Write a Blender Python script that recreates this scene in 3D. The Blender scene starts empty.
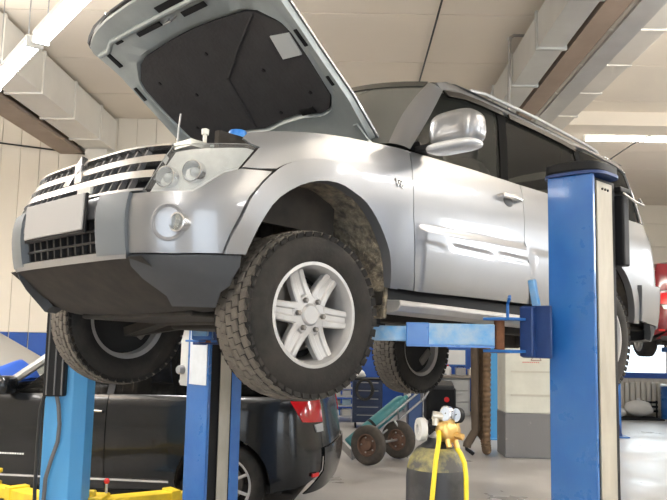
import bpy, math, random
from mathutils import Vector, Matrix, Euler
random.seed(7)
scene = bpy.context.scene
COL = scene.collection
R = math.radians

# ------------------------------------------------------------------ camera
cam_d = bpy.data.cameras.new('camera')
cam_d.sensor_width = 36.0
cam_d.lens = 760.5 / 667 * 36.0
cam_d.clip_end = 200
cam_o = bpy.data.objects.new('camera', cam_d)
COL.objects.link(cam_o)
YAW, PITCH, ROLL = R(1.092), R(6.452), R(1.2)
_F = Vector((-math.sin(YAW) * math.cos(PITCH), math.cos(YAW) * math.cos(PITCH), math.sin(PITCH)))
_R = _F.cross(Vector((0, 0, 1))).normalized()
_U = _R.cross(_F)
_R2 = _R * math.cos(ROLL) + _U * math.sin(ROLL)
_U2 = _U * math.cos(ROLL) - _R * math.sin(ROLL)
_m = Matrix((_R2, _U2, -_F)).transposed().to_4x4()
_m.translation = (0, 0, 1.7)
cam_o.matrix_world = _m
scene.camera = cam_o

# ------------------------------------------------------------------ world, daylight, exposure
world = bpy.data.worlds.new('World')
scene.world = world
world.use_nodes = True
_bg = world.node_tree.nodes['Background']
_bg.inputs[0].default_value = (0.80, 0.90, 1.0, 1)
_bg.inputs[1].default_value = 2.2
scene.view_settings.view_transform = 'Standard'
scene.view_settings.look = 'None'
scene.view_settings.exposure = 0.62
scene.view_settings.gamma = 1.0
scene.view_settings.use_curve_mapping = False

def area_light(name, loc, aim, sx, sy, power, color=(1, 1, 1)):
    d = bpy.data.lights.new(name, 'AREA')
    d.shape = 'RECTANGLE'; d.size = sx; d.size_y = sy; d.energy = power; d.color = color
    o = bpy.data.objects.new(name, d); COL.objects.link(o)
    o.location = loc
    o.rotation_euler = (Vector(aim) - Vector(loc)).to_track_quat('-Z', 'Z').to_euler()
    return o
DAY = (0.93, 0.97, 1.0)
# daylight entering through the two gates behind the camera, the windows of the right wall and of the back wall
area_light('gate_daylight', (-3.6, -6.3, 2.2), (-3.6, 5, 2.4), 4.0, 3.8, 38, DAY)
area_light('gate_daylight', (3.4, -6.3, 2.2), (3.4, 5, 2.4), 4.0, 3.8, 38, DAY)
for _y in (-1.6, 2.4, 6.4, 10.4):
    area_light('window_daylight', (9.75, _y, 3.4), (0, _y, 2.6), 1.4, 1.2, 80, DAY)
area_light('window_daylight', (7.0, 18.75, 1.8), (6.0, 10, 1.2), 3.6, 1.5, 90, DAY)

# ------------------------------------------------------------------ materials
MATS = {}
def mat(name, color, rough=0.5, metal=0.0, coat=0.0, var=0.0, vscale=6.0, var_col=None, bump=0.0, bscale=40.0,
        spec=0.5, emit=None, estr=0.0, rvar=0.0, stretch=(1, 1, 1), thresh=None):
    if name in MATS: return MATS[name]
    m = bpy.data.materials.new(name); m.use_nodes = True
    nt = m.node_tree; b = nt.nodes['Principled BSDF']
    b.inputs['Base Color'].default_value = (*color, 1)
    b.inputs['Roughness'].default_value = rough
    b.inputs['Metallic'].default_value = metal
    b.inputs['Coat Weight'].default_value = coat
    b.inputs['Coat Roughness'].default_value = 0.06
    b.inputs['Specular IOR Level'].default_value = spec
    if emit:
        b.inputs['Emission Color'].default_value = (*emit, 1); b.inputs['Emission Strength'].default_value = estr
    if var or bump or rvar:
        tc = nt.nodes.new('ShaderNodeTexCoord'); mp = nt.nodes.new('ShaderNodeMapping')
        mp.inputs['Scale'].default_value = stretch
        nt.links.new(tc.outputs['Object'], mp.inputs[0])
    if var or rvar:
        nz = nt.nodes.new('ShaderNodeTexNoise'); nz.inputs['Scale'].default_value = vscale
        nz.inputs['Detail'].default_value = 6; nz.inputs['Roughness'].default_value = 0.62
        nt.links.new(mp.outputs[0], nz.inputs['Vector'])
        rp = nt.nodes.new('ShaderNodeValToRGB')
        lo, hi = thresh or (0.35, 0.68)
        rp.color_ramp.elements[0].position = lo; rp.color_ramp.elements[1].position = hi
        vc = var_col or tuple(c * 0.5 for c in color)
        rp.color_ramp.elements[0].color = (*[c + (v - c) * min(1, var) for c, v in zip(color, vc)], 1)
        rp.color_ramp.elements[1].color = (*color, 1)
        nt.links.new(nz.outputs['Fac'], rp.inputs[0])
        if var: nt.links.new(rp.outputs[0], b.inputs['Base Color'])
        if rvar:
            mr = nt.nodes.new('ShaderNodeMapRange')
            mr.inputs['To Min'].default_value = max(0, rough - rvar); mr.inputs['To Max'].default_value = min(1, rough + rvar)
            mr.inputs['From Min'].default_value = 0.3; mr.inputs['From Max'].default_value = 0.7
            nt.links.new(nz.outputs['Fac'], mr.inputs[0]); nt.links.new(mr.outputs[0], b.inputs['Roughness'])
    if bump:
        n2 = nt.nodes.new('ShaderNodeTexNoise'); n2.inputs['Scale'].default_value = bscale; n2.inputs['Detail'].default_value = 4
        nt.links.new(mp.outputs[0], n2.inputs['Vector'])
        bp = nt.nodes.new('ShaderNodeBump'); bp.inputs['Strength'].default_value = bump; bp.inputs['Distance'].default_value = 0.02
        nt.links.new(n2.outputs['Fac'], bp.inputs['Height']); nt.links.new(bp.outputs[0], b.inputs['Normal'])
    MATS[name] = m
    return m

def glass(name, tint, alpha, rough=0.03):
    if name in MATS: return MATS[name]
    m = bpy.data.materials.new(name); m.use_nodes = True
    nt = m.node_tree; nt.nodes.clear()
    out = nt.nodes.new('ShaderNodeOutputMaterial')
    tr = nt.nodes.new('ShaderNodeBsdfTransparent'); tr.inputs[0].default_value = (*tint, 1)
    pr = nt.nodes.new('ShaderNodeBsdfPrincipled'); pr.inputs['Base Color'].default_value = (*[t * 0.6 for t in tint], 1)
    pr.inputs['Roughness'].default_value = rough
    fr = nt.nodes.new('ShaderNodeFresnel'); fr.inputs[0].default_value = 1.42
    mx = nt.nodes.new('ShaderNodeMixShader')
    ma = nt.nodes.new('ShaderNodeMath'); ma.operation = 'MULTIPLY_ADD'
    ma.inputs[1].default_value = 1.0 - alpha; ma.inputs[2].default_value = alpha; ma.use_clamp = True
    nt.links.new(fr.outputs[0], ma.inputs[0]); nt.links.new(ma.outputs[0], mx.inputs[0])
    nt.links.new(tr.outputs[0], mx.inputs[1]); nt.links.new(pr.outputs[0], mx.inputs[2])
    nt.links.new(mx.outputs[0], out.inputs[0])
    MATS[name] = m
    return m

SILVER = mat('silver_paint', (0.245, 0.252, 0.268), 0.32, 0.6, coat=1.0, var=0.10, vscale=3)
HOODIN = mat('hood_inner_paint', (0.40, 0.44, 0.44), 0.40, 0.25, var=0.35, vscale=5)
CHROME = mat('satin_chrome', (0.80, 0.80, 0.81), 0.22, 0.95)
GREYPL = mat('grey_plastic', (0.042, 0.047, 0.054), 0.5, var=0.3, vscale=8)
COLPL = mat('light_grey_plastic', (0.125, 0.145, 0.165), 0.45)
BLACKPL = mat('black_plastic', (0.010, 0.010, 0.011), 0.55, spec=0.2)
DARK = mat('dark_underbody', (0.012, 0.0105, 0.009), 0.85, var=0.8, vscale=9, var_col=(0.032, 0.026, 0.020))
RUBBER = mat('tyre_rubber', (0.010, 0.0096, 0.0096), 0.8, spec=0.3, var=0.9, vscale=7, var_col=(0.028, 0.025, 0.022), bump=0.1, bscale=60)
TREAD = mat('dusty_tread', (0.150, 0.132, 0.112), 0.9, var=0.7, vscale=12, bump=0.3, bscale=80)
ALLOY = mat('alloy_silver', (0.40, 0.395, 0.39), 0.38, 0.35, var=0.15, vscale=10)
MUD = mat('dried_mud', (0.30, 0.255, 0.185), 0.95, var=1, vscale=22, var_col=(0.075, 0.066, 0.054), bump=0.8, bscale=40)
WELL = mat('wheel_well_liner', (0.025, 0.023, 0.021), 0.9, var=0.8, vscale=10, var_col=(0.075, 0.062, 0.045), bump=0.4, bscale=30)
PAD = mat('insulation_pad', (0.045, 0.043, 0.045), 0.95, var=0.4, vscale=6, bump=0.3, bscale=50)
GLASS = glass('tinted_glass', (0.17, 0.18, 0.165), 0.03)
PRIVACY = glass('privacy_glass', (0.09, 0.09, 0.085), 0.03)
LENS = glass('headlight_lens', (0.93, 0.94, 0.93), 0.10, 0.12)
INTER = mat('dark_interior', (0.028, 0.027, 0.026), 0.85)
WHITE = mat('white_paint', (0.78, 0.78, 0.76), 0.5)
LIFT = mat('lift_blue_paint', (0.014, 0.115, 0.40), 0.32, coat=0.35, var=0.35, vscale=5, var_col=(0.05, 0.20, 0.48), rvar=0.1)
LIFTD = mat('lift_dark_blue', (0.010, 0.040, 0.16), 0.45, var=0.4, vscale=9)
LIFTL = mat('lift_light_blue', (0.075, 0.33, 0.66), 0.42, var=0.25, vscale=6, var_col=(0.12, 0.36, 0.62))
LIFTARM = mat('worn_blue_arm', (0.10, 0.33, 0.66), 0.45, var=0.8, vscale=14, var_col=(0.36, 0.47, 0.58))
STRIP = mat('cream_strip', (0.46, 0.435, 0.37), 0.6, var=0.6, vscale=7, var_col=(0.28, 0.25, 0.19), stretch=(1, 1, .3))
RUST = mat('rusty_steel', (0.24, 0.095, 0.04), 0.8, var=0.6, vscale=20)
STEEL = mat('dull_steel', (0.42, 0.42, 0.42), 0.4, 0.8, var=0.3, vscale=12)
BRASS = mat('brass', (0.70, 0.47, 0.17), 0.3, 0.9)
YELLOW = mat('yellow_paint', (0.78, 0.55, 0.02), 0.5, var=0.5, vscale=8, var_col=(0.40, 0.27, 0.03))
YHOSE = mat('yellow_hose', (0.80, 0.64, 0.03), 0.45)
CABLE = mat('black_cable', (0.012, 0.012, 0.012), 0.5)
RED = mat('red_plastic', (0.60, 0.02, 0.02), 0.25)
BLACKPAINT = mat('black_car_paint', (0.0085, 0.0095, 0.011), 0.2, coat=0.3, spec=0.35)
TEAL = mat('teal_paint', (0.03, 0.17, 0.19), 0.45, var=0.5, vscale=12)
NAVY = mat('navy_paint', (0.012, 0.027, 0.080), 0.45, var=0.3, vscale=10)
BROWNHOSE = mat('brown_hose', (0.155, 0.095, 0.050), 0.75, var=0.6, vscale=20)
BLUEBAND = mat('blue_wall_paint', (0.010, 0.075, 0.36), 0.5, var=0.2, vscale=4)

# ------------------------------------------------------------------ mesh helpers
class MB:
    def __init__(s): s.v = []; s.f = []
    def add(s, vs, fs):
        k = len(s.v); s.v += [tuple(v) for v in vs]; s.f += [tuple(i + k for i in f) for f in fs]; return s
    def box(s, c, d, rot=None):
        hx, hy, hz = d[0] / 2, d[1] / 2, d[2] / 2
        vs = [Vector((x, y, z)) for x in (-hx, hx) for y in (-hy, hy) for z in (-hz, hz)]
        if rot is not None:
            mm = rot if isinstance(rot, Matrix) else Euler(rot).to_matrix()
            vs = [mm @ v for v in vs]
        vs = [v + Vector(c) for v in vs]
        return s.add(vs, [(0, 1, 3, 2), (4, 6, 7, 5), (0, 4, 5, 1), (2, 3, 7, 6), (0, 2, 6, 4), (1, 5, 7, 3)])
    def bar(s, a, b, w, h, up=(0, 0, 1)):
        a, b = Vector(a), Vector(b); d = (b - a).normalized(); r = d.cross(Vector(up)).normalized(); u = r.cross(d)
        vs = [p + r * i * w / 2 + u * j * h / 2 for p in (a, b) for i, j in ((-1, -1), (1, -1), (1, 1), (-1, 1))]
        return s.add(vs, [(3, 2, 1, 0), (4, 5, 6, 7), (0, 1, 5, 4), (1, 2, 6, 5), (2, 3, 7, 6), (3, 0, 4, 7)])
    def lathe(s, prof, o=(0, 0, 0), axis=(0, 0, 1), n=24, close=False):
        ax = Vector(axis).normalized(); t = Vector((1, 0, 0)) if abs(ax.x) < .9 else Vector((0, 1, 0))
        e1 = (t - ax * t.dot(ax)).normalized(); e2 = ax.cross(e1); o = Vector(o)
        vs = []; fs = []; m = len(prof)
        for i in range(n):
            a = 2 * math.pi * i / n; d = e1 * math.cos(a) + e2 * math.sin(a)
            vs += [o + d * r + ax * h for r, h in prof]
        for i in range(n):
            j = (i + 1) % n
            for k in range(m if close else m - 1):
                k2 = (k + 1) % m
                fs.append((i * m + k, j * m + k, j * m + k2, i * m + k2))
        if not close:
            if prof[0][0] > 1e-5: fs.append(tuple(i * m for i in range(n))[::-1])
            if prof[-1][0] > 1e-5: fs.append(tuple(i * m + m - 1 for i in range(n)))
        return s.add(vs, fs)
    def cyl(s, a, b, r0, r1=None, n=16):
        a, b = Vector(a), Vector(b); r1 = r0 if r1 is None else r1
        return s.lathe([(r0, 0), (r1, (b - a).length)], a, b - a, n)
    def tube(s, pts, r, n=8, closed=False):
        pts = [Vector(p) for p in pts]; m = len(pts); vs = []; fs = []; prev = None
        for i, p in enumerate(pts):
            a = pts[i - 1] if (i or closed) else p; b = pts[(i + 1) % m] if (i < m - 1 or closed) else p
            d = (b - a).normalized()
            if prev is None:
                u = d.cross(Vector((0, 0, 1)))
                if u.length < .05: u = d.cross(Vector((1, 0, 0)))
            else: u = prev - d * prev.dot(d)
            u.normalize(); prev = u; w = d.cross(u); rr = r(i / (m - 1)) if callable(r) else r
            vs += [p + (u * math.cos(2 * math.pi * k / n) + w * math.sin(2 * math.pi * k / n)) * rr for k in range(n)]
        for i in range(m if closed else m - 1):
            j = (i + 1) % m
            for k in range(n):
                k2 = (k + 1) % n
                fs.append((i * n + k, i * n + k2, j * n + k2, j * n + k))
        if not closed: fs += [tuple(range(n))[::-1], tuple(range((m - 1) * n, m * n))]
        return s.add(vs, fs)
    def prism(s, poly, c0, c1, fr):
        n = len(poly); ar = sum(poly[i][0] * poly[(i + 1) % n][1] - poly[(i + 1) % n][0] * poly[i][1] for i in range(n))
        if ar < 0: poly = poly[::-1]
        vs = [fr(a, b, c0) for a, b in poly] + [fr(a, b, c1) for a, b in poly]
        fs = [tuple(range(n))[::-1], tuple(range(n, 2 * n))] + [(i, (i + 1) % n, n + (i + 1) % n, n + i) for i in range(n)]
        return s.add(vs, fs)
    def grid(s, fn, nu, nv, flip=False):
        vs = [fn(i / nu, j / nv) for i in range(nu + 1) for j in range(nv + 1)]; fs = []
        for i in range(nu):
            for j in range(nv):
                a = i * (nv + 1) + j; q = (a, a + nv + 1, a + nv + 2, a + 1); fs.append(q[::-1] if flip else q)
        return s.add(vs, fs)
    def ball(s, c, r, nu=16, nv=10, e=1.0):
        r = (r, r, r) if not isinstance(r, (tuple, list)) else r
        pw = lambda x: math.copysign(abs(x) ** e, x)
        vs = []; fs = []
        for j in range(nv + 1):
            t = math.pi * j / nv
            for i in range(nu):
                p = 2 * math.pi * i / nu
                vs.append((c[0] + r[0] * pw(math.sin(t)) * pw(math.cos(p)), c[1] + r[1] * pw(math.sin(t)) * pw(math.sin(p)), c[2] - r[2] * pw(math.cos(t))))
        for j in range(nv):
            for i in range(nu):
                i2 = (i + 1) % nu; fs.append((j * nu + i, j * nu + i2, (j + 1) * nu + i2, (j + 1) * nu + i))
        return s.add(vs, fs)
    def mirror_y(s):
        m = MB(); m.v = [(x, -y, z) for x, y, z in s.v]; m.f = [f[::-1] for f in s.f]; return m
    def build(s, name, material, parent=None, smooth=35, bevel=0.0, loc=None, rot=None):
        me = bpy.data.meshes.new(name); me.from_pydata(s.v, [], s.f); me.validate(); me.update()
        me.materials.append(material)
        if smooth:
            for p in me.polygons: p.use_smooth = True
            me.set_sharp_from_angle(angle=R(smooth))
        o = bpy.data.objects.new(name, me); COL.objects.link(o)
        if parent is not None: o.parent = parent
        if loc is not None: o.location = loc
        if rot is not None: o.rotation_euler = rot
        if bevel:
            b = o.modifiers.new('bevel', 'BEVEL'); b.width = bevel; b.segments = 2; b.limit_method = 'ANGLE'; b.angle_limit = R(40)
        return o
def tag(o, label, cat, group=None):
    o['label'] = label; o['category'] = cat
    if group: o['group'] = group
    return o
def struct(o, label=None):
    o['kind'] = 'structure'
    if label: o['label'] = label
    return o
def empty(name, loc=(0, 0, 0), rz=0.0, matrix=None):
    o = bpy.data.objects.new(name, None); COL.objects.link(o); o.empty_display_size = .2
    if matrix is not None:
        o.location = matrix.to_translation(); o.rotation_euler = matrix.to_euler()
    else:
        o.location = loc; o.rotation_euler = (0, 0, rz)
    return o
def copy_tree(o, parent=None):
    c = o.copy(); COL.objects.link(c); c.parent = parent
    for ch in list(o.children): copy_tree(ch, c)
    return c
def B(name, material, parent, *boxes, bevel=0.0, smooth=0):
    m = MB()
    for b in boxes: m.box(*b)
    return m.build(name, material, parent, smooth=smooth, bevel=bevel)
def text_mesh(name, body, size, material, parent, loc, rot, ext=0.002):
    c = bpy.data.curves.new(name, 'FONT'); c.body = body; c.size = size; c.extrude = ext; c.align_x = 'CENTER'; c.align_y = 'CENTER'
    t = bpy.data.objects.new(name, c); COL.objects.link(t)
    dg = bpy.context.evaluated_depsgraph_get()
    me = bpy.data.meshes.new_from_object(t.evaluated_get(dg)); me.name = name
    bpy.data.objects.remove(t); bpy.data.curves.remove(c)
    me.materials.clear(); me.materials.append(material)
    o = bpy.data.objects.new(name, me); COL.objects.link(o); o.parent = parent; o.location = loc; o.rotation_euler = rot
    return o

# ------------------------------------------------------------------ the hall
FLOORM = mat('garage_floor', (0.44, 0.42, 0.40), 0.38, var=0.75, vscale=0.9, var_col=(0.20, 0.185, 0.17), rvar=0.16, bump=0.08, bscale=25)
CEILM = mat('ceiling_slab_paint', (0.82, 0.74, 0.63), 0.8, var=0.25, vscale=0.7, var_col=(0.66, 0.59, 0.50))
WALLM = mat('cream_cladding', (0.74, 0.69, 0.60), 0.6, var=0.2, vscale=1.2, var_col=(0.62, 0.56, 0.47))
JOINT = mat('joint_dark', (0.30, 0.26, 0.21), 0.9)
BEAMM = mat('brown_beam', (0.34, 0.26, 0.20), 0.6, var=0.3, vscale=3)
GALV = mat('galvanised_duct', (0.56, 0.56, 0.54), 0.42, 0.45, var=0.4, vscale=3, var_col=(0.42, 0.41, 0.38))
LDUCT = mat('pale_duct', (0.72, 0.69, 0.63), 0.5, 0.1, var=0.3, vscale=3, var_col=(0.58, 0.54, 0.47))
XL, XR, YB, YF, YW, XC, H = -9.0, 9.7, -6.2, 18.3, 11.5, -1.1, 5.0
floor = B('floor', FLOORM, None, (((XL + XR) / 2, (YB + YF) / 2, -.06), (XR - XL + .8, YF - YB + .8, .12)))
struct(floor, 'worn grey concrete workshop floor')
ceiling = B('ceiling', JOINT, None, (((XL + XR) / 2, (YB + YF) / 2, H + .13), (XR - XL + .8, YF - YB + .8, .14)))
struct(ceiling, 'cream concrete slab ceiling')
slab_me = None
y = YB
pitch = 1.38
y0 = 7.5 - pitch * 10
k = 0
while y0 + pitch * k < YF + .4:
    ya, yb = y0 + pitch * k + .011, y0 + pitch * (k + 1) - .011
    for xa, xb in ((XL, -3.9), (-3.86, 2.2), (2.24, XR)):
        if yb > YB - .5:
            B('slab', CEILM, ceiling, (((xa + xb) / 2, (ya + yb) / 2, H + .04), (xb - xa, yb - ya, .08)))
    k += 1
def cladding(name, label, x0, x1, yy, z0, z1, m, facing=-1, step=.30, holes=()):
    w = B(name, m, None, (((x0 + x1) / 2, yy - facing * .07, (z0 + z1) / 2), (x1 - x0, .12, z1 - z0)))
    struct(w, label); return w
# left stretch of back wall (nearer), with a blue lower band of ribbed sheet
wl = cladding('wall_back', 'cream sheet-clad back wall with a blue lower band', XL - .3, XC, YW, 0, H, WALLM)
BLUEBACK = BLUEBAND
x = XL
while x < XC - .05:
    B('sheet_panel', WALLM, wl, ((x + .147, YW - .02, 1.66 + (H - 1.66) / 2), (.294, .022, H - 1.665)), bevel=.004)
    B('blue_sheet', BLUEBAND, wl, ((x + .147, YW - .022, .83), (.280, .026, 1.655)), bevel=.008)
    x += .30
struct(B('wall_side', WALLM, None, ((XC + .06, (YW + YF) / 2, H / 2), (.12, YF - YW, H))), 'side wall of the deeper bay')
# far wall with window strip at right
wf = B('wall_far', WALLM, None, ((2.6, YF + .06, H / 2), (7.7, .12, H)), ((7.9, YF + .06, .49), (3.6, .12, .98)), ((7.9, YF + .06, 3.6), (3.6, .12, 2.8)), ((6.3, YF + .06, 1.59), (.5, .12, 1.22)))
struct(wf, 'cream far wall with window strip')
B('blue_sill_band', BLUEBAND, wf, ((7.2, YF - .03, .93), (5.2, .06, .13)))
B('blue_wall_panel', BLUEBAND, wf, ((2.0, YF - .02, .85), (6.0, .03, 1.7)))
x = 5.0
while x < 9.6:
    B('sheet_panel', WALLM, wf, ((x, YF - .012, .43), (.135, .024, .84)), bevel=.005); x += .145
for i, z in enumerate((2.35, 2.9, 3.45, 4.0, 4.55)):
    B('siding_board', WALLM, wf, ((6.9, YF - .012, z + .26), (5.4, .024, .535)), bevel=.006)
wg = MB().box((8.1, YF + .06, 1.59), (3.1, .01, 1.22)).build('window_1', glass('clear_pane', (.95, .97, .97), .05), None, smooth=0)
struct(wg, 'bright window in the far wall')
for xx in (6.56, 7.6, 8.6, 9.62): B('window_frame', WHITE, wg, ((xx, YF + .05, 1.59), (.06, .08, 1.22)))
# left wall, right wall with four windows, front wall with two gates
struct(B('wall_left', WALLM, None, ((XL - .06, (YB + YW) / 2, H / 2), (.12, YW - YB, H))), 'cream left wall')
wr = MB()
wr.box((XR + .06, (YB + YF) / 2, 1.4), (.12, YF - YB, 2.8)); wr.box((XR + .06, (YB + YF) / 2, 4.5), (.12, YF - YB, 1.0))
edges = [YB] + [e for yy in (-1.6, 2.4, 6.4, 10.4) for e in (yy - .7, yy + .7)] + [YF]
for a, b in zip(edges[0::2], edges[1::2]): wr.box((XR + .06, (a + b) / 2, 3.4), (.12, b - a, 1.2))
wr = struct(wr.build('wall_right', WALLM, None, smooth=0), 'cream right wall with windows')
for i, yy in enumerate((-1.6, 2.4, 6.4, 10.4)):
    g = struct(MB().box((XR + .03, yy, 3.4), (.03, .06, 1.2)).box((XR + .03, yy, 3.4), (.03, 1.4, .06)).build('window_%d' % (i + 2), WHITE, None, smooth=0), 'white window bars')
wfm = MB().box((-7.3, YB - .06, H / 2), (3.4, .12, H)).box((-.1, YB - .06, H / 2), (3.0, .12, H)).box((7.6, YB - .06, H / 2), (4.4, .12, H)).box((0, YB - .06, 4.55), (11.5, .12, .9))
struct(wfm.build('wall_front', WALLM, None, smooth=0), 'front wall with two open gates')

# beams and ducts under the ceiling
def duct(name, label, x0, x1, z0, z1, ya, yb, m, step, cat='duct', flange=.03, fm=None):
    o = B(name, m, None, (((x0 + x1) / 2, (ya + yb) / 2, (z0 + z1) / 2), (x1 - x0, yb - ya, z1 - z0)), bevel=.008)
    tag(o, label, cat)
    yy = ya + step
    while yy < yb - .1:
        B('flange', fm or m, o, (((x0 + x1) / 2, yy, (z0 + z1) / 2), (x1 - x0 + 2 * flange, .05, z1 - z0 + 2 * flange)), bevel=.005)
        yy += step
    return o
d1 = duct('ventilation_duct', 'painted rectangular duct with flanges above the lamp by the back wall', -4.05, -3.62, 4.46, 4.95, YB + .1, YW - .05, LDUCT, 1.05, flange=.018)
struct(B('beam_left', BEAMM, None, ((-4.32, (YB + YW) / 2, 4.72), (.20, YW - YB, .52)), ((-4.30, (YB + YW) / 2, 4.44), (.36, YW - YB, .05))), 'brown ceiling beam beside the duct')
bk = MB().box((-3.86, YW - .14, 4.28), (.34, .2, .36)).box((-3.86, YW - .14, 4.06), (.22, .16, .12)).build('beam_bracket', LDUCT, None, smooth=0, bevel=.01)
tag(bk, 'pale wall bracket under the duct end', 'bracket')
d2 = duct('galvanised_duct', 'grey galvanised square duct with flanged joints beside the brown beam', 1.79, 2.05, 4.50, 4.85, YB + .1, YF - .1, GALV, 1.1, flange=.02, fm=mat('flange_grey', (.42, .42, .40), .5, .4))
struct(B('beam_right', BEAMM, None, ((2.21, (YB + YF) / 2, 4.78), (.14, YF - YB, .44)), ((2.22, (YB + YF) / 2, 4.545), (.22, YF - YB, .05))), 'brown steel ceiling beam')
d3 = duct('flat_duct', 'wide pale flat duct running along the brown beam', 2.37, 2.90, 4.56, 4.86, YB + .1, 10.75, LDUCT, .92, flange=.012)
B('lower_strip', GALV, d3, ((2.52, 2.3, 4.545), (.22, 16.7, .03)))
struct(B('beam_cross', CEILM, None, ((6.35, 11.0, 4.90), (6.7, .5, .20))), 'cream cross beam below the ceiling')

def fluoro(name, label, c, ang, length, power, group=None, w=.20, upk=.15):
    t = empty(name, c, ang)
    tag(t, label, 'lamp', group)
    B('housing', WHITE, t, ((0, 0, .045), (length, w, .05)), bevel=.008)
    for s in (-1, 1):
        B('end_cap', WHITE, t, ((s * length / 2, 0, .01), (.03, w, .10)), bevel=.005)
    MB().prism([(-w * .42, .02), (-w * .3, -.035), (w * .3, -.035), (w * .42, .02)], -length / 2 + .02, length / 2 - .02, lambda a, b, c_: (c_, a, b)).build(
        'diffuser', mat('lamp_glow', (1, 1, 1), .5, emit=(1.0, .98, .95), estr=14.0), t, smooth=0)
    for s in (-.35, .35):
        MB().cyl((s * length, 0, .07), (s * length, 0, H - c[2]), .006, n=6).build('hanger', STEEL, t)
    up = area_light('added_uplight', (c[0], c[1], c[2] + .085), (c[0], c[1], 9), length, w, power * upk, (1.0, .975, .94))  # extra upward light added above each lamp to brighten the ceiling
    up.rotation_euler = (math.pi, 0, ang)
    l = area_light('fluorescent_light', (c[0], c[1], c[2] - .06), (c[0], c[1], 0), length, w, power, (1.0, .98, .95))
    l.rotation_euler = (0, 0, ang)
    return t
ang = math.atan2(-1.19, .91)
fluoro('strip_lamp', 'glowing strip lamp end to end with another above the open hood', (-2.24, 5.60, 4.10), ang, 1.16, 50, 'strip lamps beside the left duct', w=.14)
fluoro('strip_lamp', 'glowing strip lamp end to end with another nearer the left duct', (-3.12, 6.72, 4.10), ang, 1.46, 50, 'strip lamps beside the left duct', w=.14)
fluoro('batten_lamp', 'long batten lamp beyond the cream cross beam', (5.35, 11.62, 4.84), 0.0, 3.4, 45, w=.10, upk=1.2)
fluoro('batten_lamp', 'batten lamp over the far bay behind the grey duct', (0.3, 14.6, 4.80), 0.0, 2.4, 45, upk=.6)
# unseen lamps added over the camera's end of the hall to brighten the ceiling
for xx, yy, up_, wh in ((-4.6, 4.4, 280, 'beside the brown beam'), (4.3, 4.4, 330, 'over the near blue lift column'), (-1.2, -1.0, 150, 'between the two gates'), (4.6, -1.0, 150, 'before the right gate'),
                        (-6.5, 2.0, 110, 'along the left wall near the gates'), (-6.5, 7.2, 60, 'along the left wall near the back wall')):
    fluoro('added_ceiling_lamp', 'added unseen strip lamp ' + wh, (xx, yy, 3.95), math.pi / 2, 2.0, 28, 'added strip lamps over the front of the hall', upk=up_ / 28)
# conduit and cables
MB().tube([(2.06, 7.98, 4.985), (1.95, 7.98, 4.985), (1.76, 7.98, 4.985), (1.722, 7.98, 4.96), (1.712, 7.98, 4.9), (1.70, 7.98, 4.2), (1.70, 8.1, 3.2)], .017, 8).build('conduit_pipe', mat('conduit_grey', (.30, .28, .26), .5, .3), None).name
tag(bpy.data.objects['conduit_pipe'], 'thin grey conduit pipe bending down beside the galvanised duct', 'pipe')
tag(MB().tube([(.866, 6.4, 4.975), (.87, 7.0, 4.97), (.872, 8.2, 4.96), (.876, 9.4, 4.97), (.88, 12, 4.975)], .011, 6).build('ceiling_cable', CABLE), 'thin dark cable running along the ceiling slabs', 'cable')
tag(MB().tube([(5.2, 11.4, 4.72), (4.67, 11.3, 4.99 - .1), (4.25, 11.3, 4.66), (3.85, 11.3, 4.38), (3.1, 11.4, 3.9)], .010, 6).build('hanging_cable', CABLE), 'thin dark cable hanging slantwise before the cross beam', 'cable')
tag(MB().tube([(-9, 11.42, 4.70), (-7, 11.42, 4.62), (-5.4, 11.42, 4.56), (-4.6, 11.42, 4.47), (-4.0, 11.42, 4.40), (-3.7, 11.42, 4.38)], .014, 6).build('wall_cable', CABLE), 'dark cable sagging along the cream back wall', 'cable')
# white pillar with grey base
pil = B('pillar', mat('pillar_white', (.66, .66, .58), .6, var=.25, vscale=3), None, ((2.74, 11.62, 2.82), (.80, .60, 4.36)), bevel=.015)
struct(pil, 'white painted pillar with grey base')
B('grey_base', mat('pillar_grey', (.16, .16, .165), .6, var=.7, vscale=7, var_col=(.36, .35, .33), thresh=(.25, .36)), pil, ((2.74, 11.62, .32), (.812, .612, .64)), bevel=.012)
for zz, h_ in ((.90, .03), (1.24, .025)):
    B('groove', mat('pillar_line', (.50, .48, .41), .7), pil, ((2.78, 11.316, zz), (.72, .014, h_)))
sg = mat('sign_red', (.62, .20, .16), .6)
fr = lambda a, b, c: (2.79 + a, 11.318 - c, 1.465 + b)
tri = MB()
P3 = [(-.075, -.06), (.075, -.06), (0, .07)]
for i in range(3):
    a, b = P3[i], P3[(i + 1) % 3]; tri.bar(fr(*a, .004), fr(*b, .004), .012, .006, up=(0, 1, 0))
tri.build('warning_triangle', mat('sign_dark', (.28, .2, .17), .6), pil)
for i in range(9): B('sign_mark', sg, pil, ((2.60 + i * .028, 11.314, 1.375), (.018, .006, .014)))

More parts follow.
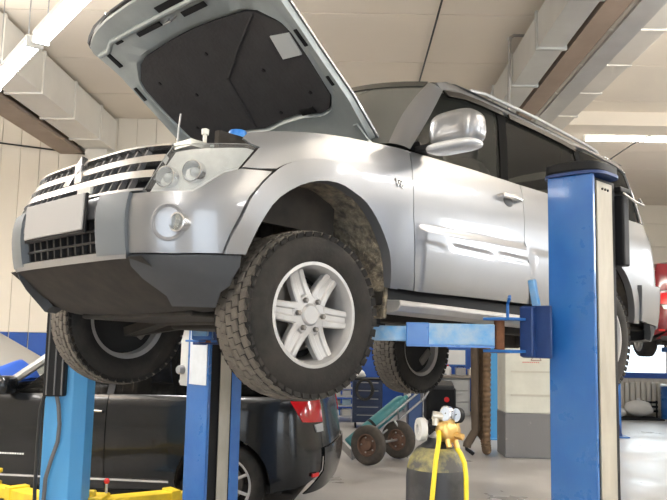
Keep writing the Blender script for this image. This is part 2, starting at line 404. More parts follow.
# ------------------------------------------------------------------ car body surface: metric girth q (0 = nose centre, along the left flank, to the tail) and height z
def tab(t, z):
    n = len(t)
    if z <= t[0][0]: return t[0][1]
    if z >= t[-1][0]: return t[-1][1]
    for i in range(n - 1):
        if z <= t[i + 1][0]:
            x0, y0 = t[i]; x1, y1 = t[i + 1]; h = x1 - x0; k = (z - x0) / h
            m0 = (y1 - t[i - 1][1]) / (x1 - t[i - 1][0]) * h if i > 0 else y1 - y0
            m1 = (t[i + 2][1] - y0) / (t[i + 2][0] - x0) * h if i < n - 2 else y1 - y0
            k2 = k * k; k3 = k2 * k
            return (2 * k3 - 3 * k2 + 1) * y0 + (k3 - 2 * k2 + k) * m0 + (-2 * k3 + 3 * k2) * y1 + (k3 - k2) * m1
class Body:
    def __init__(s, WT, FT, RT, X0, X1, n=2.6, m=4.4, nr=3.0):
        s.WT, s.FT, s.RT, s.X0, s.X1, s.n, s.m, s.nr = WT, FT, RT, X0, X1, n, m, nr
        s.L = X0 - X1; s.Q1 = 1.5; s.Q2 = 1.5 + s.L; s.Q3 = s.Q2 + 1.1
        s.cache = {}; s.unit = s.L; s.warp = lambda x: x
    def q(s, sv):                      # girth parameter s (0..1 nose, 1..2 flank, 2..3 tail) -> q
        sg = -1 if sv < 0 else 1; a = abs(sv)
        if a >= 50: return a - 100            # already a girth length
        if a <= 1: return sg * 1.5 * a ** (1 / 2.2)
        if a <= 2: return sg * (1.5 + (s.X0 - s.warp(s.X0 - s.unit * (a - 1))))
        return sg * (s.Q3 - 1.1 * max(0, 3 - a) ** (1 / 1.5)) if a <= 3 else sg * (s.Q3 + 1.1 * (a - 3) ** (1 / 1.5))
    def qx(s, x): return 1.5 + (s.X0 - x)
    def raw(s, q, z):
        if q < 0: p = s.raw(-q, z); return (p[0], -p[1], p[2])
        if q > s.Q3: p = s.raw(2 * s.Q3 - q, z); return (p[0], -p[1], p[2])
        w = tab(s.WT, z)
        if q <= 1.5:
            th = (q / 1.5) ** 2.2 * math.pi / 2; xf = tab(s.FT, z)
            return (s.X0 + (xf - s.X0) * max(0, math.cos(th)) ** (2 / s.n), w * max(0, math.sin(th)) ** (2 / s.m), z)
        if q <= s.Q2: return (s.X0 - (q - 1.5), w, z)
        r = ((s.Q3 - q) / 1.1) ** 1.5; th = (1 - r) * math.pi / 2; xr = tab(s.RT, z)
        return (s.X1 + (xr - s.X1) * max(0, math.sin(th)) ** (2 / s.nr), w * max(0, math.cos(th)) ** (2 / s.nr), z)
    def P(s, q, z, off=0.0):
        key = (round(q, 4), round(z, 4))
        if key not in s.cache:
            p = Vector(s.raw(q, z)); e = .012
            a = Vector(s.raw(q + e, z)) - Vector(s.raw(q - e, z)); b = Vector(s.raw(q, z + e)) - Vector(s.raw(q, z - e))
            n = a.cross(b); n.normalize(); s.cache[key] = (p, n)
        p, n = s.cache[key]
        return p + n * off
def clip(poly, ax, val, keep_less):
    out = []; n = len(poly)
    for i in range(n):
        a, b = poly[i], poly[(i + 1) % n]
        ia = (a[ax] <= val) == keep_less or a[ax] == val; ib = (b[ax] <= val) == keep_less or b[ax] == val
        if ia: out.append(a)
        if ia != ib:
            t = (val - a[ax]) / (b[ax] - a[ax]); out.append((a[0] + (b[0] - a[0]) * t, a[1] + (b[1] - a[1]) * t))
    return out
def inset(poly, d):
    n = len(poly); out = []
    for i in range(n):
        a, b, c = Vector(poly[i - 1]), Vector(poly[i]), Vector(poly[(i + 1) % n])
        e1 = (b - a).normalized(); e2 = (c - b).normalized()
        n1 = Vector((-e1.y, e1.x)); n2 = Vector((-e2.y, e2.x)); m = n1 + n2
        if m.length < .3: m = n1
        m.normalize(); k = d / max(.45, m.dot(n1)); out.append(tuple(b + m * k))
    return out
def panel_mb(body, poly, off=0.0, th=.014, gap=.0025, hq=.06, hz=.045, raw_q=False, back=False):
    """poly in (s, z); off may be a number or a function of (q, z)"""
    po = list(poly) if raw_q else [(body.q(a), b) for a, b in poly]
    n = len(po); ar = sum(po[i][0] * po[(i + 1) % n][1] - po[(i + 1) % n][0] * po[i][1] for i in range(n))
    if ar < 0: po = po[::-1]
    if gap: po = inset(po, gap)
    of = off if callable(off) else (lambda q, z: off)
    mb = MB(); idx = {}
    def vid(q, z):
        k = (round(q, 4), round(z, 4))
        if k not in idx: idx[k] = len(mb.v); mb.v.append(tuple(body.P(q, z, of(q, z))))
        return idx[k]
    q0, q1 = min(p[0] for p in po), max(p[0] for p in po); z0, z1 = min(p[1] for p in po), max(p[1] for p in po)
    i = math.floor(q0 / hq)
    while i * hq < q1:
        colp = clip(clip(po, 0, i * hq, False), 0, (i + 1) * hq, True)
        if len(colp) > 2:
            j = math.floor(z0 / hz)
            while j * hz < z1:
                c = clip(clip(colp, 1, j * hz, False), 1, (j + 1) * hz, True)
                if len(c) > 2:
                    f = []
                    for a in c:
                        v = vid(*a)
                        if not f or f[-1] != v: f.append(v)
                    if len(f) > 2 and f[0] == f[-1]: f.pop()
                    if len(set(f)) > 2 and len(set(f)) == len(f): mb.f.append(tuple(f))
                    elif len(set(f)) > 2:
                        g = []
                        for v in f:
                            if v not in g: g.append(v)
                        mb.f.append(tuple(g))
                j += 1
        i += 1
    # rim walls
    ring = []
    n = len(po)
    for k in range(n):
        a, b = po[k], po[(k + 1) % n]; d = math.hypot(a[0] - b[0], a[1] - b[1]); m = max(1, int(d / .05))
        ring += [(a[0] + (b[0] - a[0]) * t / m, a[1] + (b[1] - a[1]) * t / m) for t in range(m)]
    k0 = len(mb.v); m = len(ring)
    for q, z in ring:
        o = of(q, z); mb.v.append(tuple(body.P(q, z, o))); mb.v.append(tuple(body.P(q, z, o - th)))
    for k in range(m):
        a = k0 + 2 * k; b = k0 + 2 * ((k + 1) % m); mb.f.append((a, a + 1, b + 1, b))
    return mb
def panel(body, name, poly, material, parent, both=True, **kw):
    mb = panel_mb(body, poly, **kw); out = [mb.build(name, material, parent, smooth=50)]
    if both: out.append(mb.mirror_y().build(name, material, parent, smooth=50))
    return out
def strip_on(body, q0, q1, z0, z1, n=1): return [(q0, z0), (q1, z0), (q1, z1), (q0, z1)]
def ring_poly(body, cx, cz, r0, r1, a0, a1, n=18):
    cq = body.qx(cx); o = []
    for r_, rng in ((r1, range(n + 1)), (r0, range(n, -1, -1))):
        o += [(cq - r_ * math.cos(a0 + (a1 - a0) * i / n), cz + r_ * math.sin(a0 + (a1 - a0) * i / n)) for i in rng]
    return o

# ------------------------------------------------------------------ wheels
def tyre_mb(r, w, rim):
    h = w / 2
    return MB().lathe([(rim, -h * .80), (rim + .012, -h * .90), (rim + (r - rim) * .35, -h), (rim + (r - rim) * .6, -h * .99), (r - .040, -h * .93), (r - .012, -h * .80), (r - .005, -h * .5), (r - .005, 0),
                       (r - .005, h * .5), (r - .012, h * .80), (r - .040, h * .93), (rim + (r - rim) * .6, h * .99), (rim + (r - rim) * .35, h), (rim + .012, h * .90), (rim, h * .80)], axis=(0, 1, 0), n=64, close=True)
def tread_mb(r, w, n=46):
    m = MB(); h = w / 2
    rows = [(-.335, .150, 0.0), (-.168, .150, .5), (0, .150, 0.15), (.168, .150, .65), (.335, .150, .3)]
    for yo, ww, ph in rows:
        for i in range(n):
            a = 2 * math.pi * (i + ph) / n; L = 2 * math.pi * r / n * .88
            rr = r - .0068 - (.006 if abs(yo) > .3 else 0)
            c = (rr * math.cos(a), yo * w * 1.0, rr * math.sin(a))
            rot = Matrix.Rotation(-a, 3, 'Y') @ Matrix.Rotation(R(8 if yo == 0 else (14 if yo > 0 else -14)), 3, 'X')
            m.box(c, (.014, ww * w, L), rot)
    return m
def shoulder_mb(r, w, n=46):
    m = MB(); h = w / 2
    for sd in (-1, 1):                       # shoulder lugs
        for i in range(n):
            a = 2 * math.pi * (i + .3) / n
            rr = r - .027; rot = Matrix.Rotation(-a, 3, 'Y') @ Matrix.Rotation(sd * R(-62), 3, 'Z')
            m.box((rr * math.cos(a), sd * h * .90, rr * math.sin(a)), (.006, .034, .036), rot)
    return m
def spoke_mb(r0, r1, w0, w1, y0, y1, dep=.035, groove=.007, bend=0.0):
    m = MB(); N = 5; prof = [(-1, -1), (-1, -.12), (-.86, 0), (-.40, 0), (-.26, -groove / dep), (.26, -groove / dep), (.40, 0), (.86, 0), (1, -.12), (1, -1)]
    vs = []
    for i in range(N + 1):
        t = i / N; r_ = r0 + (r1 - r0) * t; w = (w0 + (w1 - w0) * t) / 2; y = y0 + (y1 - y0) * t - .008 * math.sin(math.pi * t)
        vs += [(a * w, y + b * dep, r_) for a, b in prof]
    k = len(prof); fs = [tuple(range(k)), tuple(range(N * k, N * k + k))[::-1]]
    for i in range(N):
        for j in range(k): fs.append((i * k + j, (i + 1) * k + j, (i + 1) * k + (j + 1) % k, i * k + (j + 1) % k))
    return m.add(vs, fs)
def rot_y(mb, a):
    m = MB(); c, s = math.cos(a), math.sin(a); m.v = [(x * c + z * s, y, -x * s + z * c) for x, y, z in mb.v]; m.f = list(mb.f); return m
def make_wheel(parent, name='wheel', r=.377, w=.262, rim=.222, nsp=6, kind='suv'):
    """outer face towards +y; the tyre carries tread, rim, spokes, nuts"""
    t = tyre_mb(r, w, rim).build(name, RUBBER, parent, smooth=60)
    if kind == 'suv':
        o = tread_mb(r, w).build('tread', TREAD, t, smooth=0); o['kind'] = 'stuff'
        o = shoulder_mb(r, w).build('shoulder_lugs', RUBBER, t, smooth=0); o['kind'] = 'stuff'
    h = w / 2
    lip = [(rim + .010, h * .84), (rim + .012, h * .90), (rim - .003, h * .905), (rim - .012, h * .80), (rim - .020, h * .55), (rim - .026, -h * .2), (rim - .018, -h * .75), (rim + .008, -h * .86), (rim + .010, -h * .80), (rim - .010, -h * .70), (rim - .010, h * .5)]
    MB().lathe(lip, axis=(0, 1, 0), n=64, close=True).build('rim', ALLOY, t, smooth=40)
    fy = h * .66
    if kind == 'suv':
        for i in range(nsp):
            rot_y(spoke_mb(.075, rim - .010, .094, .080, fy - .004, fy + .006), 2 * math.pi * (i + .44) / nsp).build('spoke', ALLOY, t, smooth=30)
        MB().lathe([(.0, fy + .006), (.040, fy + .006), (.046, fy + .002), (.050, fy - .004), (.088, fy - .006), (.097, fy - .014), (.097, fy - .05)], axis=(0, 1, 0), n=36).build('hub_cap', ALLOY, t, smooth=30)
        for i in range(6):
            a = 2 * math.pi * (i + .44) / 6; x, z = .070 * math.sin(a), .070 * math.cos(a)
            MB().lathe([(.013, fy - .012), (.013, fy + .006), (.009, fy + .012), (0, fy + .012)], (x, 0, z), (0, 1, 0), 6).build('lug_nut', mat('nut_dark', (.20, .19, .18), .4, .7), t, smooth=0)
    else:
        for i in range(5):
            a = 2 * math.pi * (i + .1) / 5
            for sg in (-1, 1):
                s2 = MB()
                pts = [Vector((.01 * sg, fy + .004, .05)), Vector((.030 * sg, fy + .006, rim * .50)), Vector((.062 * sg, fy + .008, rim - .010))]
                for p, q in zip(pts, pts[1:]): s2.bar(p, q, .026, .022, up=(0, 1, 0))
                rot_y(s2, a).build('spoke', ALLOY, t, smooth=0, bevel=.004)
        MB().lathe([(.0, fy + .012), (.030, fy + .012), (.055, fy + .004), (.062, fy - .05)], axis=(0, 1, 0), n=24).build('hub_cap', ALLOY, t, smooth=30)
    MB().lathe([(.0, -.01), (.155, -.01), (.160, -.014), (.160, -.030), (.155, -.034), (0, -.034)], axis=(0, 1, 0), n=40).build('brake_disc', mat('disc_steel', (.16, .145, .13), .5, .6), t)
    if kind == 'suv': MB().lathe([(.0, -.038), (.190, -.038), (.196, -.046), (.196, -.052), (0, -.052)], axis=(0, 1, 0), n=40).build('gap_shade_disc', mat('gap_shade_black', (.008, .008, .008), .9), t)  # black disc added behind the spokes, its colour stands in for shade in the gaps
    MB().box((.13, -.02, .05), (.07, .09, .16)).build('brake_caliper', mat('caliper_grey', (.12, .11, .10), .6), t, smooth=0, bevel=.012)
    MB().lathe([(rim - .03, -h * .45), (rim - .03, -h * .40), (.05, -h * .42), (.05, -h * .47)], axis=(0, 1, 0), n=32, close=True).build('inner_hub', DARK, t) if kind != 'suv' else None
    return t
def clone(o, parent, loc, rot):
    c = copy_tree(o, parent); c.location = loc; c.rotation_euler = rot; return c

# ------------------------------------------------------------------ the silver off-road car on the lift
CM = Matrix(((-0.68610373, 0.72738101, 0.01336193), (-0.72679134, -0.68612887, 0.0316468), (0.03218728, 0.01200166, 0.9994098))).to_4x4()
CM.translation = (-0.78049, 3.96968, 1.48632)
suv = empty('off_road_car', matrix=CM)
tag(suv, 'silver off-road car with open hood raised on the blue two-post lift', 'car')
BODY = Body(WT=[(.20, .80), (.45, .885), (.6, .905), (.8, .915), (.95, .912), (1.08, .898), (1.16, .880), (1.22, .86), (1.45, .80), (1.68, .730), (1.76, .695), (1.80, .655), (1.83, .60)],
            FT=[(.20, .52), (.34, .66), (.45, .76), (.6, .80), (.72, .80), (.82, .765), (.95, .705), (1.05, .65), (1.15, .52), (1.3, .4)],
            RT=[(.20, -4.00), (.45, -4.04), (.7, -4.06), (.95, -4.02), (1.22, -3.97), (1.70, -3.80), (1.83, -3.70)], X0=-.2, X1=-3.58)
BODY.unit = 3.05
def _warp(x):
    k = max(0, min(1, (-2.0 - x) / .4)); return x - .09 * k * k * (3 - 2 * k) - .24 * max(0, min(1, (-2.9 - x) / .35))
BODY.warp = _warp
RAX = -2.87
REAR_ARCH = [(100 + BODY.qx(RAX + .525 * math.cos(R(a))), .44 + .525 * math.sin(R(a))) for a in range(4, 177, 8)]
ARCH_OUT = [(.581, .514), (.606, .589), (.638, .668), (.663, .763), (.694, .838), (.725, .890), (.756, .925), (.819, .965), (.888, .987), (.945, .990), (.990, .975), (1.033, .903), (1.060, .788), (1.084, .639), (1.104, .459)]
ARCH_IN = [(1.085, .459), (1.079, .579), (1.067, .664), (1.037, .778), (1.000, .855), (.938, .893), (.844, .863), (.756, .775), (.700, .644), (.656, .519)]
def smooth_line(p, k=3):
    o = []
    for i in range(len(p) - 1):
        a, b, cc, d = p[max(0, i - 1)], p[i], p[i + 1], p[min(len(p) - 1, i + 2)]
        for j in range(k):
            t = j / k
            o.append(tuple(.5 * (2 * b[n] + (cc[n] - a[n]) * t + (2 * a[n] - 5 * b[n] + 4 * cc[n] - d[n]) * t * t + (3 * b[n] - a[n] - 3 * cc[n] + d[n]) * t ** 3) for n in (0, 1)))
    return o + [p[-1]]
AO = ARCH_OUT; ARCH_OUT = smooth_line(ARCH_OUT); ARCH_IN = smooth_line(ARCH_IN)
fen = panel(BODY, 'front_fender', [(.600, .884), (.625, .945), (.646, .987), (.606, 1.000), (.569, 1.020), (.581, 1.050), (.669, 1.077), (.775, 1.100), (.919, 1.132), (.994, 1.150), (1.057, 1.170), (1.110, 1.184), (1.144, 1.190),
      (1.142, 1.052), (1.142, .843), (1.157, .459)] + [q for q in ARCH_OUT[::-1] if q[0] > .725] + [(.669, .889)], SILVER, suv)
fl = panel(BODY, 'wheel_arch_flare', ARCH_OUT + ARCH_IN, SILVER, suv, off=.030, th=.06, gap=.001, hq=.04, hz=.03)
DOORF = [(1.146, 1.190), (1.24, 1.203), (1.333, 1.214), (1.43, 1.220), (1.512, 1.225), (1.503, 1.087), (1.496, .863), (1.505, .758), (1.53, .479), (1.32, .469), (1.157, .459), (1.142, .843), (1.142, 1.052)]
def door_off(q, z):                   # raised lower cladding with a soft shoulder and a fine crease
    zc = .800 + (q - BODY.q(1.14)) * .033
    k = max(0, min(1, (zc - z) / .03)); k = k * k * (3 - 2 * k)
    e = max(0, min(1, (q - BODY.q(1.152)) / .05)); e = e * e * (3 - 2 * e)
    e2 = max(0, min(1, (BODY.q(1.524) - q) / .03))
    g = -.005 if abs(z - (zc - .097)) < .006 and e > .9 else 0
    return .016 * k * e * e2 + g * k
fd = panel(BODY, 'front_door', DOORF, SILVER, suv, off=door_off, hq=.03, hz=.015)
DOORR = [(1.512, 1.225), (1.62, 1.235), (1.74, 1.245), (1.85, 1.252), (1.842, 1.04)] + [q for q in REAR_ARCH[::-1] if q[0] < 100 + BODY.q(1.835)] + [(1.668, .479), (1.53, .479), (1.505, .758), (1.496, .863), (1.503, 1.087)]
def rdoor_off(q, z):
    zc = .815 + (q - BODY.q(1.5)) * .02; k = max(0, min(1, (zc - z) / .03)); e2 = max(0, min(1, (q - BODY.q(1.512)) / .04)) * max(0, min(1, (BODY.q(1.67) - q) / .08))
    return .016 * k * e2
rd = panel(BODY, 'rear_door', DOORR, SILVER, suv, off=rdoor_off, hq=.04, hz=.02)
QUART = [(1.85, 1.252), (2.0, 1.262), (2.56, 1.27), (2.56, .74), (2.06, .74)] + [q for q in REAR_ARCH[::-1] if q[0] >= 100 + BODY.q(1.835) and q[1] > .70] + [(1.842, 1.04)]
panel(BODY, 'rear_quarter', QUART, SILVER, suv)
panel(BODY, 'rear_arch_flare', ring_poly(BODY, RAX, .44, .445, .535, R(2), R(178), 22), SILVER, suv, raw_q=True, off=.018, th=.05, gap=0, hq=.04, hz=.03)
panel(BODY, 'rear_bumper', [(100 + BODY.qx(RAX - .50), .745), (2.3, .77), (3, .78), (3, .46), (2.3, .44), (2.06, .46), (100 + BODY.qx(RAX - .535), .48)], SILVER, suv, off=.035, th=.06, gap=.001)
panel(BODY, 'rear_bumper_trim', [(2.0, .462), (2.3, .44), (3, .455), (3, .33), (2.10, .34)], GREYPL, suv, off=.02, th=.05)
panel(BODY, 'tailgate', [(2.56, 1.27), (3, 1.27), (3, .76), (2.56, .76)], SILVER, suv)
panel(BODY, 'rear_window', [(2.60, 1.30), (3, 1.30), (3, 1.68), (2.60, 1.68)], PRIVACY, suv, off=-.004)
panel(BODY, 'tail_light', [(2.36, 1.40), (2.56, 1.40), (2.56, .98), (2.38, .98)], RED, suv, off=.012, th=.03)
panel(BODY, 'rear_corner_pillar', [(2.02, 1.262), (2.56, 1.27), (2.60, 1.30), (2.60, 1.70), (3, 1.70), (3, 1.79), (1.98, 1.795), (1.88, 1.76), (1.985, 1.73), (2.075, 1.69), (2.05, 1.55)], SILVER, suv)
# greenhouse
def trim(poly, name='window_pillar'): return panel(BODY, name, poly, mat('pillar_black', (.006, .006, .006), .9, spec=.05), suv, off=-.006, th=.03, gap=0)
trim([(1.442, 1.222), (1.470, 1.225), (1.532, 1.728), (1.500, 1.722)])
trim([(1.80, 1.247), (1.828, 1.249), (1.822, 1.57), (1.838, 1.725), (1.806, 1.71), (1.798, 1.57)])
trim([(1.146, 1.205), (1.185, 1.208), (1.185, 1.275), (1.163, 1.255)], 'mirror_sail')
panel(BODY, 'front_window', [(1.165, 1.212), (1.208, 1.379), (1.302, 1.676), (1.365, 1.712), (1.437, 1.722), (1.502, 1.722), (1.468, 1.493), (1.444, 1.226), (1.333, 1.216), (1.24, 1.205)], GLASS, suv, off=-.012, th=.004, gap=0)
panel(BODY, 'rear_side_window', [(1.532, 1.726), (1.637, 1.728), (1.74, 1.722), (1.806, 1.710), (1.800, 1.567), (1.803, 1.247), (1.64, 1.235), (1.470, 1.226)], PRIVACY, suv, off=-.012, th=.004, gap=0)
panel(BODY, 'quarter_window', [(1.838, 1.724), (1.90, 1.733), (1.985, 1.72), (2.07, 1.68), (2.045, 1.55), (2.02, 1.262), (1.828, 1.250), (1.822, 1.57)], PRIVACY, suv, off=-.012, th=.004, gap=0)
# wind deflectors over the windows
for po in ([(1.300, 1.683), (1.365, 1.725), (1.437, 1.738), (1.520, 1.738), (1.517, 1.700), (1.437, 1.700), (1.372, 1.688), (1.315, 1.655)], [(1.545, 1.738), (1.637, 1.740), (1.74, 1.734), (1.812, 1.722), (1.808, 1.680), (1.74, 1.694), (1.637, 1.702), (1.542, 1.700)]):
    panel(BODY, 'wind_deflector', po, mat('smoked_plastic', (.02, .018, .016), .2), suv, off=.008, th=.014, gap=0)
panel(BODY, 'roof_side_rail', [(1.296, 1.690), (1.36, 1.735), (1.437, 1.746), (1.637, 1.748), (1.80, 1.738), (1.88, 1.755), (1.98, 1.795), (1.98, 1.815), (1.70, 1.82), (1.40, 1.81), (1.33, 1.775), (1.288, 1.725)], SILVER, suv, gap=0)
def ws(u, v):                          # windscreen: u across, v up
    t = -1 + 2 * u; b = 1 - t * t
    return (-.585 + .17 * b + (-1.075 + .10 * b - (-.585 + .17 * b)) * v + .035 * math.sin(math.pi * v) , t * (.775 + (.655 - .775) * v), 1.235 + .015 * b + (1.755 + .045 * b - 1.25 + .0) * v)
wsb = MB().grid(ws, 18, 10, flip=True)
wo = wsb.build('windscreen', GLASS, suv, smooth=60)
MB().grid(lambda u, v: Vector(ws(u, .90 + .10 * v)) + Vector((.004, 0, .004)), 18, 2, flip=True).build('sun_band', mat('sun_band_green', (.012, .016, .014), .1), wo, smooth=60)
def apil(u, v):                        # A pillar between windscreen edge and side window edge
    a = Vector(ws(1, v)); e = [(1.148, 1.200), (1.208, 1.385), (1.302, 1.690)]
    sv, zz = tuple((e[0][i] * (1 - v) * (1 - 2 * v) + 4 * e[1][i] * v * (1 - v) + e[2][i] * v * (2 * v - 1)) for i in (0, 1))
    b = BODY.P(BODY.q(sv), zz, .002); m = (a + b) / 2 + Vector((.012, .018, .008))
    return a * (1 - u) ** 2 + m * 2 * u * (1 - u) + b * u * u
ap = MB().grid(apil, 6, 12)
ap.build('windscreen_pillar', SILVER, suv, smooth=60); ap.mirror_y().build('windscreen_pillar', SILVER, suv, smooth=60)
def roofp(u, v):
    t = -1 + 2 * u; b = 1 - t * t; xa = -1.075 + .10 * b; xb = -3.74 - .04 * b
    x = xa + (xb - xa) * v; e = abs(t) ** 3.2
    hgt = 1.885 - .09 * (1 - v) ** 3 * 1.0 - .02 * v * v
    side = 1.752 + .062 * min(1, v * 9) - .02 * v
    return (x, t * (.655 + .0 * v), hgt + (side - hgt) * e if v > 0 else ws(u, 1)[2])
MB().grid(roofp, 24, 20).build('roof', SILVER, suv, smooth=60)
for s in (-1, 1):
    r_ = MB().tube([(-1.55, s * .60, 1.825), (-1.60, s * .60, 1.850), (-1.75, s * .60, 1.872), (-2.4, s * .60, 1.880), (-3.25, s * .60, 1.858), (-3.38, s * .60, 1.842), (-3.46, s * .60, 1.80)], .013, 8).build('roof_rail', STEEL, suv)
# nose
panel(BODY, 'front_bumper', [(.206, .752), (.281, .755), (.450, .762), (.494, .800), (.544, .855), (.600, .880), (.669, .887), (.722, .890), (.694, .838), (.663, .763), (.638, .668), (.606, .589), (.581, .514), (.400, .502), (.206, .502)], SILVER, suv, th=.03, gap=.002)
panel(BODY, 'bumper_beam', [(-.086, .752), (.086, .752), (.086, .655), (-.086, .655)], SILVER, suv, both=False, th=.04, off=.004)
panel(BODY, 'bumper_post', [(.084, .752), (.206, .752), (.206, .500), (.084, .500)], COLPL, suv, off=.018, th=.06, gap=.001)
lg = panel(BODY, 'lower_grille', [(-.088, .658), (.088, .658), (.088, .512), (-.088, .512)], BLACKPL, suv, both=False, off=-.035, th=.01, gap=0)[0]
qa = BODY.q(.084)
for i in range(11):
    qq = -qa + .03 + (2 * qa - .06) * i / 10
    MB().bar(BODY.P(qq, .516, -.022), BODY.P(qq, .654, -.022), .012, .02, up=(1, 0, 0)).build('grille_slat', mat('grille_grey', (.016, .016, .017), .5), lg, smooth=0)
for zz in (.56, .61):
    m_ = MB(); m_.tube([BODY.P(-qa + 2 * qa * i / 14, zz, -.018) for i in range(15)], .006, 6); m_.build('grille_bar', mat('grille_grey', (.016, .016, .017), .5), lg)
panel(BODY, 'bumper_lip', [(-.086, .512), (.086, .512), (.20, .505), (.20, .485), (.086, .482), (-.086, .482), (-.20, .485), (-.20, .505)], SILVER, suv, both=False, off=.014, th=.04, gap=0)
panel(BODY, 'bumper_skirt', [(.206, .500), (.400, .500), (.581, .512), (.650, .516), (.644, .469), (.594, .389), (.550, .364), (.505, .300), (.30, .300), (.30, .340), (.238, .404), (.206, .455)], GREYPL, suv, off=.006, th=.05, gap=.002)
# fog lamps: recess ring and lamp
for s in (-1, 1):
    def F(q, z, o): p = BODY.P(q, z, o); return Vector((p.x, p.y * s, p.z))
    qc, zc = BODY.q(.372), .628
    m_ = MB(); N = 28
    rings = [(.078, .006), (.072, .008), (.060, -.002), (.054, -.006)]
    vs = [F(qc + r_ * math.cos(2 * math.pi * i / N) * 1.05, zc + r_ * math.sin(2 * math.pi * i / N), o_) for r_, o_ in rings for i in range(N)]
    fs = [(k * N + i, k * N + (i + 1) % N, (k + 1) * N + (i + 1) % N, (k + 1) * N + i) for k in range(len(rings) - 1) for i in range(N)] + [tuple((len(rings) - 1) * N + i for i in range(N))]
    if s < 0: fs = [f[::-1] for f in fs]
    m_.add(vs, fs)
    fs_ = m_.build('fog_lamp_recess', mat('recess_silver', (.24, .245, .26), .45, .3), suv, smooth=50)
    c = F(BODY.q(.415), .628, .004); nrm = (F(BODY.q(.40), .628, .1) - F(BODY.q(.40), .628, 0)).normalized(); nrm = (nrm * .5 + Vector((.85, 0, 0))).normalized()
    MB().lathe([(.040, -.03), (.040, .012), (.034, .014), (.032, .004), (.0, .002)], c, nrm, 24).build('fog_lamp', CHROME, fs_, smooth=40)
    MB().lathe([(.033, .009), (.02, .016), (0, .018)], c, nrm, 24).build('fog_lens', LENS, fs_, smooth=60)
    MB().cyl(c, c + nrm * .008, .012).build('fog_bulb', mat('bulb_grey', (.35, .35, .35), .3), fs_)
# headlights
HL = [(.250, .762), (.269, .883), (.286, .966), (.369, .977), (.494, .987), (.606, .998), (.646, .990), (.625, .944), (.600, .884), (.544, .858), (.488, .803), (.450, .766), (.369, .758)]
hb = panel_mb(BODY, HL, off=-.034, th=.01, gap=.006)
hl_ = panel_mb(BODY, HL, off=.004, th=.006, gap=.004)
for s in (-1, 1):
    housing = (hb if s > 0 else hb.mirror_y()).build('headlight', mat('headlight_housing', (.74, .75, .74), .35, .1, var=.3, vscale=24), suv, smooth=40)
    (hl_ if s > 0 else hl_.mirror_y()).build('headlight_lens', LENS, housing, smooth=60)
    for sv, zc, rr in ((.318, .830, .046), (.425, .858, .046)):
        p = BODY.P(BODY.q(sv), zc, -.026); p = Vector((p.x, p.y * s, p.z)); d = Vector((.93, .36 * s, 0))
        MB().lathe([(rr, -.01), (rr, .028), (rr * .92, .028), (rr * .86, .004), (rr * .6, -.012), (0, -.02)], p, d, 28).build('reflector_bowl', CHROME, housing, smooth=50)
        MB().lathe([(rr * .45, -.01), (rr * .45, .006), (rr * .3, .02), (0, .026)], p, d, 20).build('projector_lens', mat('projector_glass', (.75, .76, .75), .08, 0), housing, smooth=60)
# grille
gr = panel(BODY, 'grille', [(-.283, .966), (-.250, .760), (.250, .760), (.283, .966), (.15, .985), (0, .990), (-.15, .985)], BLACKPL, suv, both=False, off=-.045, th=.01, gap=0)[0]
def gbar(name, z0, z1, sv, m, off, th=.03, rise=0.0):
    qe = BODY.q(sv); n = 12; po = [(-qe + 2 * qe * i / n, z0 + rise * (1 - abs(-1 + 2 * i / n) ** 2)) for i in range(n + 1)] + [(qe - 2 * qe * i / n, z1 + rise * (1 - abs(1 - 2 * i / n) ** 2)) for i in range(n + 1)]
    panel_mb(BODY, po, raw_q=True, off=off, th=th, gap=0).build(name, m, gr, smooth=40)
gbar('grille_bar', .893, .926, .276, CHROME, .004)
gbar('grille_bar', .818, .852, .262, CHROME, .006)
gbar('grille_trim', .968, .978, .283, CHROME, .004, rise=.008)
gbar('grille_trim', .757, .768, .250, SILVER, .008)
for i in range(7):
    for sg in (-1, 1):
        qq = sg * (.14 + i * .088)
        MB().bar(BODY.P(qq, .772, -.02), BODY.P(qq, .965, -.02), .014, .024, up=(1, 0, 0)).build('grille_rib', mat('rib_grey', (.09, .09, .095), .5), gr, smooth=0)
# three-lozenge emblem
em = MB(); ec = BODY.P(0, .905, .004); slope = Vector((-.28, 0, 1)).normalized()
def lz(a):
    u = Vector((0, math.sin(a), 0)) + slope * math.cos(a); v = Vector((0, math.cos(a), 0)) - slope * math.sin(a); L, wd = .102, .033
    c0 = ec; pts = [c0, c0 + u * L * .5 + v * wd, c0 + u * L, c0 + u * L * .5 - v * wd]; n = Vector((1, 0, .28)).normalized()
    vs = [p - n * .02 for p in pts] + [p + n * .012 for p in pts] + [c0 + u * L * .5 + n * .020]
    em.add(vs, [(0, 1, 5, 4), (1, 2, 6, 5), (2, 3, 7, 6), (3, 0, 4, 7), (4, 5, 8), (5, 6, 8), (6, 7, 8), (7, 4, 8)])
for a in (0, R(120), R(-120)): lz(a)
em.build('emblem', CHROME, gr, smooth=0)
B('parking_tag', mat('tag_white', (.72, .71, .66), .5), gr, ((BODY.P(.26, .80, .0)[0] - .005, .165, .803), (.02, .115, .040)), bevel=.004)
# number plate, blank grey
pl = B('number_plate', mat('plate_grey', (.36, .36, .36), .55), suv, ((.838, .02, .690), (.010, .56, .160)), bevel=.004)
B('plate_holder', BLACKPL, pl, ((.828, .02, .684), (.012, .58, .175)), bevel=.004)
# under tray behind the lip
def tray(u, v):
    t = -1 + 2 * u; y = t * .62; x0 = BODY.P(abs(t) * .60, .485, 0).x
    return (x0 - .02 - v * .42, y, .487 - .19 * math.sin(v * math.pi / 2) - .02 * (1 - t * t) * v)
MB().grid(tray, 16, 10).build('under_tray', DARK, suv, smooth=60)
B('skid_plate', DARK, suv, ((.02, 0, .285), (.75, 1.0, .03)), ((-.25, 0, .30), (.3, .8, .12)), bevel=.02)
